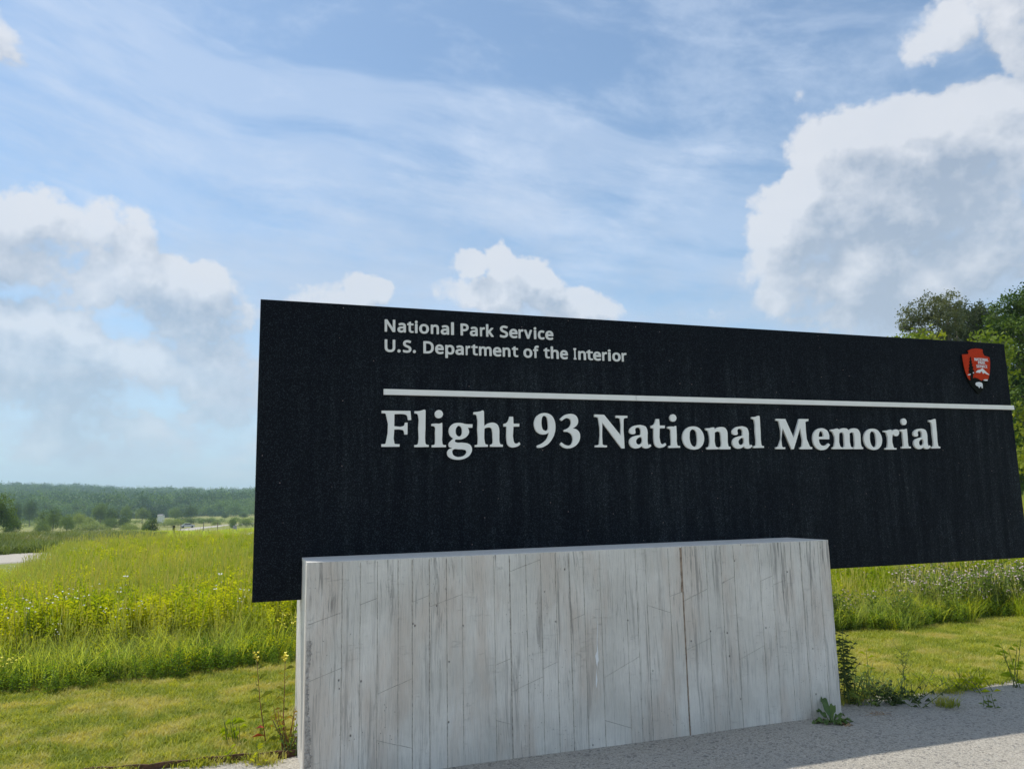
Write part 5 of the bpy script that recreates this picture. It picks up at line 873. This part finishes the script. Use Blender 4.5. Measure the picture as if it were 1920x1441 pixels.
# trees and bushes across the valley: three kinds, copied
def tree_kind(name, kind, seed, m):
    r = np.random.default_rng(seed); root = obj(name, None)
    if kind == 'round': cl = [(0, 0, .72, .24), (.18, 0, .6, .22), (-.2, .05, .58, .22), (.05, -.18, .5, .22), (0, .2, .62, .2), (-.1, -.1, .42, .25), (.22, .1, .42, .18), (-.28, 0, .38, .17)]
    elif kind == 'tall': cl = [(0, 0, .86, .13), (.05, 0, .70, .17), (-.07, .04, .56, .19), (.07, -.05, .43, .21), (-.05, 0, .30, .22), (.1, .08, .24, .18)]
    elif kind == 'bush': cl = [(0, 0, .42, .36), (.34, 0, .32, .28), (-.36, .05, .30, .28), (.1, -.2, .30, .28), (-.1, .2, .36, .26), (.6, .1, .2, .2), (-.6, 0, .2, .2)]
    cl = [(a * 1 + r.normal(0, .02), b + r.normal(0, .02), c_, d) for a, b, c_, d in cl]
    obj('trunk', limbs((0, 0, -.03), (0, 0, .7 if kind != 'bush' else .3), [], .022, seed, M['bark']), root)
    obj('crown', foliage(cl, .020, 9, 1500, seed, m, flat=.9), root); return root
M['mid_crown2'] = leafy('mid_crown_light', (.13, .20, .045), (.29, .36, .09), None, .25, .12, rnd=.6)
kinds = {}
used = set()
def place_tree(kind, light, px_, top, bot, wpx, Y, label, cat='tree'):
    key = (kind, light)
    if key not in kinds: kinds[key] = tree_kind({'round': 'round_tree', 'tall': 'tall_tree', 'bush': 'valley_bush'}[kind], kind, len(kinds) + 70, M['mid_crown2'] if light else M['mid_crown'])
    src = kinds[key]; a = at_depth(px_, top, Y); zb = float(height(a[0], Y)); H_ = max(1.2, a[2] - zb)
    if key in used:
        c_ = src.copy(); COL.objects.link(c_)
        for ch in list(src.children):
            d_ = ch.copy(); COL.objects.link(d_); d_.parent = c_
    else: c_ = src; used.add(key)
    nat = {'round': .9, 'tall': .5, 'bush': 2.2 * .6}[kind]; zs = {'round': .97, 'tall': 1.0, 'bush': .76}[kind]
    wm = wpx * Y / F; c_.location = (a[0], Y, zb); c_.scale = (wm / nat, wm / nat, H_ / zs); c_.rotation_euler = (0, 0, (px_ * 1.7) % 6.28)
    tag(c_, label, cat, 'trees and bushes across the valley'); return c_
for a in [
    ('round', 0, 2, 922, 1008, 66, 105, 'big dark tree cut by the left border of the photo', 'tree'),
    ('round', 0, 26, 965, 1003, 34, 112, 'low dark bush at the foot of the big tree on the left border', 'bush'),
    ('round', 0, 58, 935, 968, 30, 330, 'dark round tree in front of the pale field, leftmost of two', 'tree'),
    ('round', 0, 34, 938, 968, 20, 340, 'small dark tree next to the big tree on the left border', 'tree'),
    ('tall', 0, 82, 955, 995, 26, 215, 'dark pointed tree at the left of the valley row', 'tree'),
    ('round', 0, 102, 950, 997, 34, 210, 'tallest dark tree of the left valley group', 'tree'),
    ('round', 0, 127, 962, 997, 34, 205, 'dark rounded tree standing right of the tallest of the left group', 'tree'),
    ('bush', 1, 80, 977, 997, 30, 190, 'light green bush in front of the left valley group', 'bush'),
    ('round', 1, 148, 958, 992, 34, 240, 'medium green tree filling the middle of the valley row', 'tree'),
    ('round', 1, 168, 966, 985, 26, 270, 'small pale tree behind the middle of the valley row', 'tree'),
    ('round', 0, 190, 940, 980, 38, 300, 'large green tree with a high crown in the middle distance', 'tree'),
    ('round', 0, 210, 950, 980, 30, 290, 'dark tree right of the large high-crowned one', 'tree'),
    ('bush', 0, 208, 968, 985, 40, 260, 'wide dark bush below the middle trees', 'bush'),
    ('bush', 0, 232, 966, 983, 34, 265, 'dark bush to the right of the wide one', 'bush'),
    ('round', 0, 238, 945, 970, 26, 340, 'dark round tree with flat shoulders behind the bushes', 'tree'),
    ('round', 1, 268, 948, 970, 30, 350, 'light green tree left of the far white shed', 'tree'),
    ('round', 0, 288, 955, 970, 18, 355, 'small dark tree beside the far white shed', 'tree'),
    ('tall', 0, 287, 967, 1000, 22, 130, 'lone dark upright tree standing on the meadow edge', 'tree'),
    ('bush', 1, 275, 975, 996, 22, 165, 'pale bush leaning on the lone dark tree', 'bush'),
    ('bush', 1, 170, 975, 990, 60, 230, 'yellowish scrub in front of the middle trees', 'bush'),
    ('bush', 1, 245, 978, 992, 50, 210, 'sparse pale scrub between the wide bush and the lone tree', 'bush'),
    ('round', 0, 330, 950, 972, 34, 380, 'rounded tree right of the far white shed', 'tree'),
    ('round', 0, 358, 947, 972, 30, 370, 'dark broad tree standing highest on the right part of the valley', 'tree'),
    ('bush', 1, 325, 970, 983, 50, 280, 'pale green scrub behind the road sign', 'bush'),
    ('bush', 0, 350, 968, 978, 50, 320, 'dark hedge-like bushes beyond the far road', 'bush'),
    ('bush', 1, 392, 970, 982, 40, 330, 'light scrub beyond the far road on the right', 'bush'),
    ('bush', 0, 437, 968, 985, 22, 250, 'dark bush near the sign panel\'s left edge', 'bush'),
    ('round', 0, 422, 962, 972, 18, 420, 'small tree far off near the sign panel', 'tree'),
    ('bush', 1, 462, 970, 984, 26, 260, 'light bush touching the sign panel\'s left edge', 'bush'),
    ('round', 0, 456, 960, 976, 20, 420, 'dark far tree touching the sign panel\'s left edge', 'tree'),
    ('bush', 1, 405, 975, 988, 18, 290, 'small shrub at the right end of the far road', 'bush'),
]: place_tree(*a)

# woods on the hills: reads as one mass
fr = np.random.default_rng(77); fps = []
for k in range(5):
    cl = [(fr.normal(0, .32), fr.normal(0, .32), .45 + fr.uniform(0, .45), .28 + fr.uniform(0, .12)) for _ in range(7)]
    fps.append(proto('wood_crown', foliage(cl, .055, 6, 190, 90 + k, M['far_crown'], flat=.85)))
pts_ = []
for r0, r1, n in ((560, 800, 5600), (800, 1150, 10300), (1150, 1620, 13500)):
    pts_.append(wedge(n, r0, r1, -.95, .12))
pts_.append(wedge(5000, 420, 1500, .10, .95))
xy = np.concatenate(pts_); rr_ = np.hypot(xy[:, 0], xy[:, 1])
xy = xy[(rr_ > 640 + 50 * np.sin(np.arctan2(xy[:, 0], xy[:, 1]) * 17))| (fr.uniform(size=len(xy)) < .15)]
scatter('hillside_woods', 'dense green woods covering the far hills', fps, xy, np.where(fr.uniform(size=len(xy)) < .15, 12.5, 8.5), 12, zoff=-1.0)
xy = np.concatenate([keep(wedge(1500, 230, 600, -.66, .10), lambda x, y: dist_road(x, y) > 9)])
xy = clumpy(xy, .02, .6, 8.)
sp_ = [proto('scrub', foliage([(0, 0, .35, .5), (.5, .2, .25, .35), (-.4, -.2, .3, .4)], .07, 6, 120, 99 + k, M['mid_crown2'], flat=.7)) for k in range(2)]
scatter('valley_scrub', 'low pale scrub on the valley floor', sp_, xy, 2.0, 13)

# ------------------------------------------------------------------ small things far down the road
def ground_at(px_, Y): a = at_depth(px_, 900, Y); return a[0], Y, float(height(a[0], Y))
x, y, z = ground_at(330, 62); top = at_depth(330, 985, 62)[2]; bt = at_depth(330, 993, 62)[2]
s_ = tag(obj('road_sign', None, loc=(x, y, z)), 'small black board on a post at the far edge of the meadow', 'road sign')
mb = MB(); mb.box((-.10, -.015, bt - z), (.10, .015, top - z)); obj('board', mb.me('board', M['black_paint']), s_)
mb = MB(); mb.box((-.022, .016, -.3), (.022, .05, bt - z + .2)); obj('post', mb.me('post', M['wood_post']), s_)
x, y, z = ground_at(443, 95); top = at_depth(443, 985, 95)[2]
s_ = tag(obj('notice_board', None, loc=(x, y, z)), 'pale grey board on two legs in the meadow near the sign panel', 'notice board')
h_ = max(.9, top - z); mb = MB(); mb.box((-.24, -.02, h_ - .4), (.24, .02, h_)); obj('board', mb.me('board', M['grey_paint']), s_)
for sx in (-.2, .2): mb = MB(); mb.box((sx - .03, .021, -.2), (sx + .03, .06, h_ - .05)); obj('leg', mb.me('leg', M['grey_paint']), s_)
first = None
for px_, lab in ((385, 'thin road marker post standing at the middle of the far pale road'), (411, 'thin road marker post at the right end of the far road'), (343, 'thin marker post at the left end of the far road')):
    x, y, z = ground_at(px_, 215)
    if first is None:
        mb = MB(); mb.box((-.09, -.05, -.3), (.09, .05, 2.0)); mb.box((-.11, -.07, 2.0), (.11, .07, 2.12)); first = obj('marker_post', mb.me('marker_post', M['wood_post']))
        o = first
    else: o = first.copy(); COL.objects.link(o)
    o.location = (x, y, z); tag(o, lab, 'post', 'marker posts along the far road')
# car on the far road
def far_car(px_, Y):
    x, y, z = ground_at(px_, Y); root = tag(obj('parked_car', None, loc=(x, y, z + .14), rz=.5), 'tiny silver car on the far pale road', 'car')
    prof = [(-2.2, .35), (-2.2, .78), (-1.5, .92), (-.9, 1.42), (.7, 1.46), (1.5, .98), (2.2, .88), (2.25, .35)]
    mb = MB(); V = [(p[0], -.88, p[1]) for p in prof] + [(p[0], .88, p[1]) for p in prof]; n = len(prof)
    mb.add(V, [tuple(range(n)), tuple(range(2 * n - 1, n - 1, -1))] + [(i, i + n, (i + 1) % n + n, (i + 1) % n) for i in range(n)]); obj('body', mb.me('body', M['car_paint']), root)
    for s in (-1, 1):
        mb = MB(); yy = s * .885; mb.add([(-1.3, yy, .98), (1.2, yy, 1.0), (.65, yy, 1.38), (-.85, yy, 1.35)], [(0, 1, 2, 3)] if s < 0 else [(3, 2, 1, 0)]); obj('window', mb.me('window', M['glass']), root)
        for wx in (-1.4, 1.45):
            mb = MB(); mb.tube([(wx, s * .70, .32), (wx, s * .90, .32)], .33, 14); obj('wheel', mb.me('wheel', M['rubber']), root)
    mb = MB(); mb.add([(-1.46, -.75, .96), (-.93, -.7, 1.40), (-.93, .7, 1.40), (-1.46, .75, .96)], [(0, 1, 2, 3)]); w_ = obj('windscreen', mb.me('windscreen', M['glass']), root); w_.location = (-.012, 0, .012)
    return root
far_car(355, 262)
x, y, z = ground_at(305, 345); zt = at_depth(305, 964, 345)[2]; z = at_depth(305, 968, 345)[2]
hs = tag(obj('white_shed', None, loc=(x, y, z)), 'tiny white shed among the trees at the foot of the hills', 'shed')
hs.location.z = float(height(x, y)); hh_ = zt - hs.location.z
mb = MB(); mb.box((-1.05, -1.2, -1), (1.05, 1.2, hh_ - .35)); obj('wall', mb.me('wall', M['house_wall']), hs)
mb = MB(); mb.add([(-1.2, -1.3, hh_ - .35), (1.2, -1.3, hh_ - .35), (1.2, 1.3, hh_ - .35), (-1.2, 1.3, hh_ - .35), (-1.2, 0, hh_ + .1), (1.2, 0, hh_ + .1)], [(0, 1, 5, 4), (2, 3, 4, 5), (0, 4, 3), (1, 2, 5), (0, 3, 2, 1)]); obj('roof', mb.me('roof', M['house_roof']), hs)

# ------------------------------------------------------------------ haze
mb = MB(); mb.box((-3100, -3100, -8), (3100, 3100, 98)); hm = bpy.data.materials.new('haze'); hm.use_nodes = True; ht = NT(hm.node_tree); ht.n.clear()
pv = ht.new('ShaderNodeVolumePrincipled', i={'Color': (.64, .86, 1., 1), 'Density': .00027, 'Anisotropy': .2}); ht.l.new(pv.outputs[0], ht.new('ShaderNodeOutputMaterial').inputs['Volume'])
tag(obj('haze', mb.me('haze', hm)), kind='stuff')
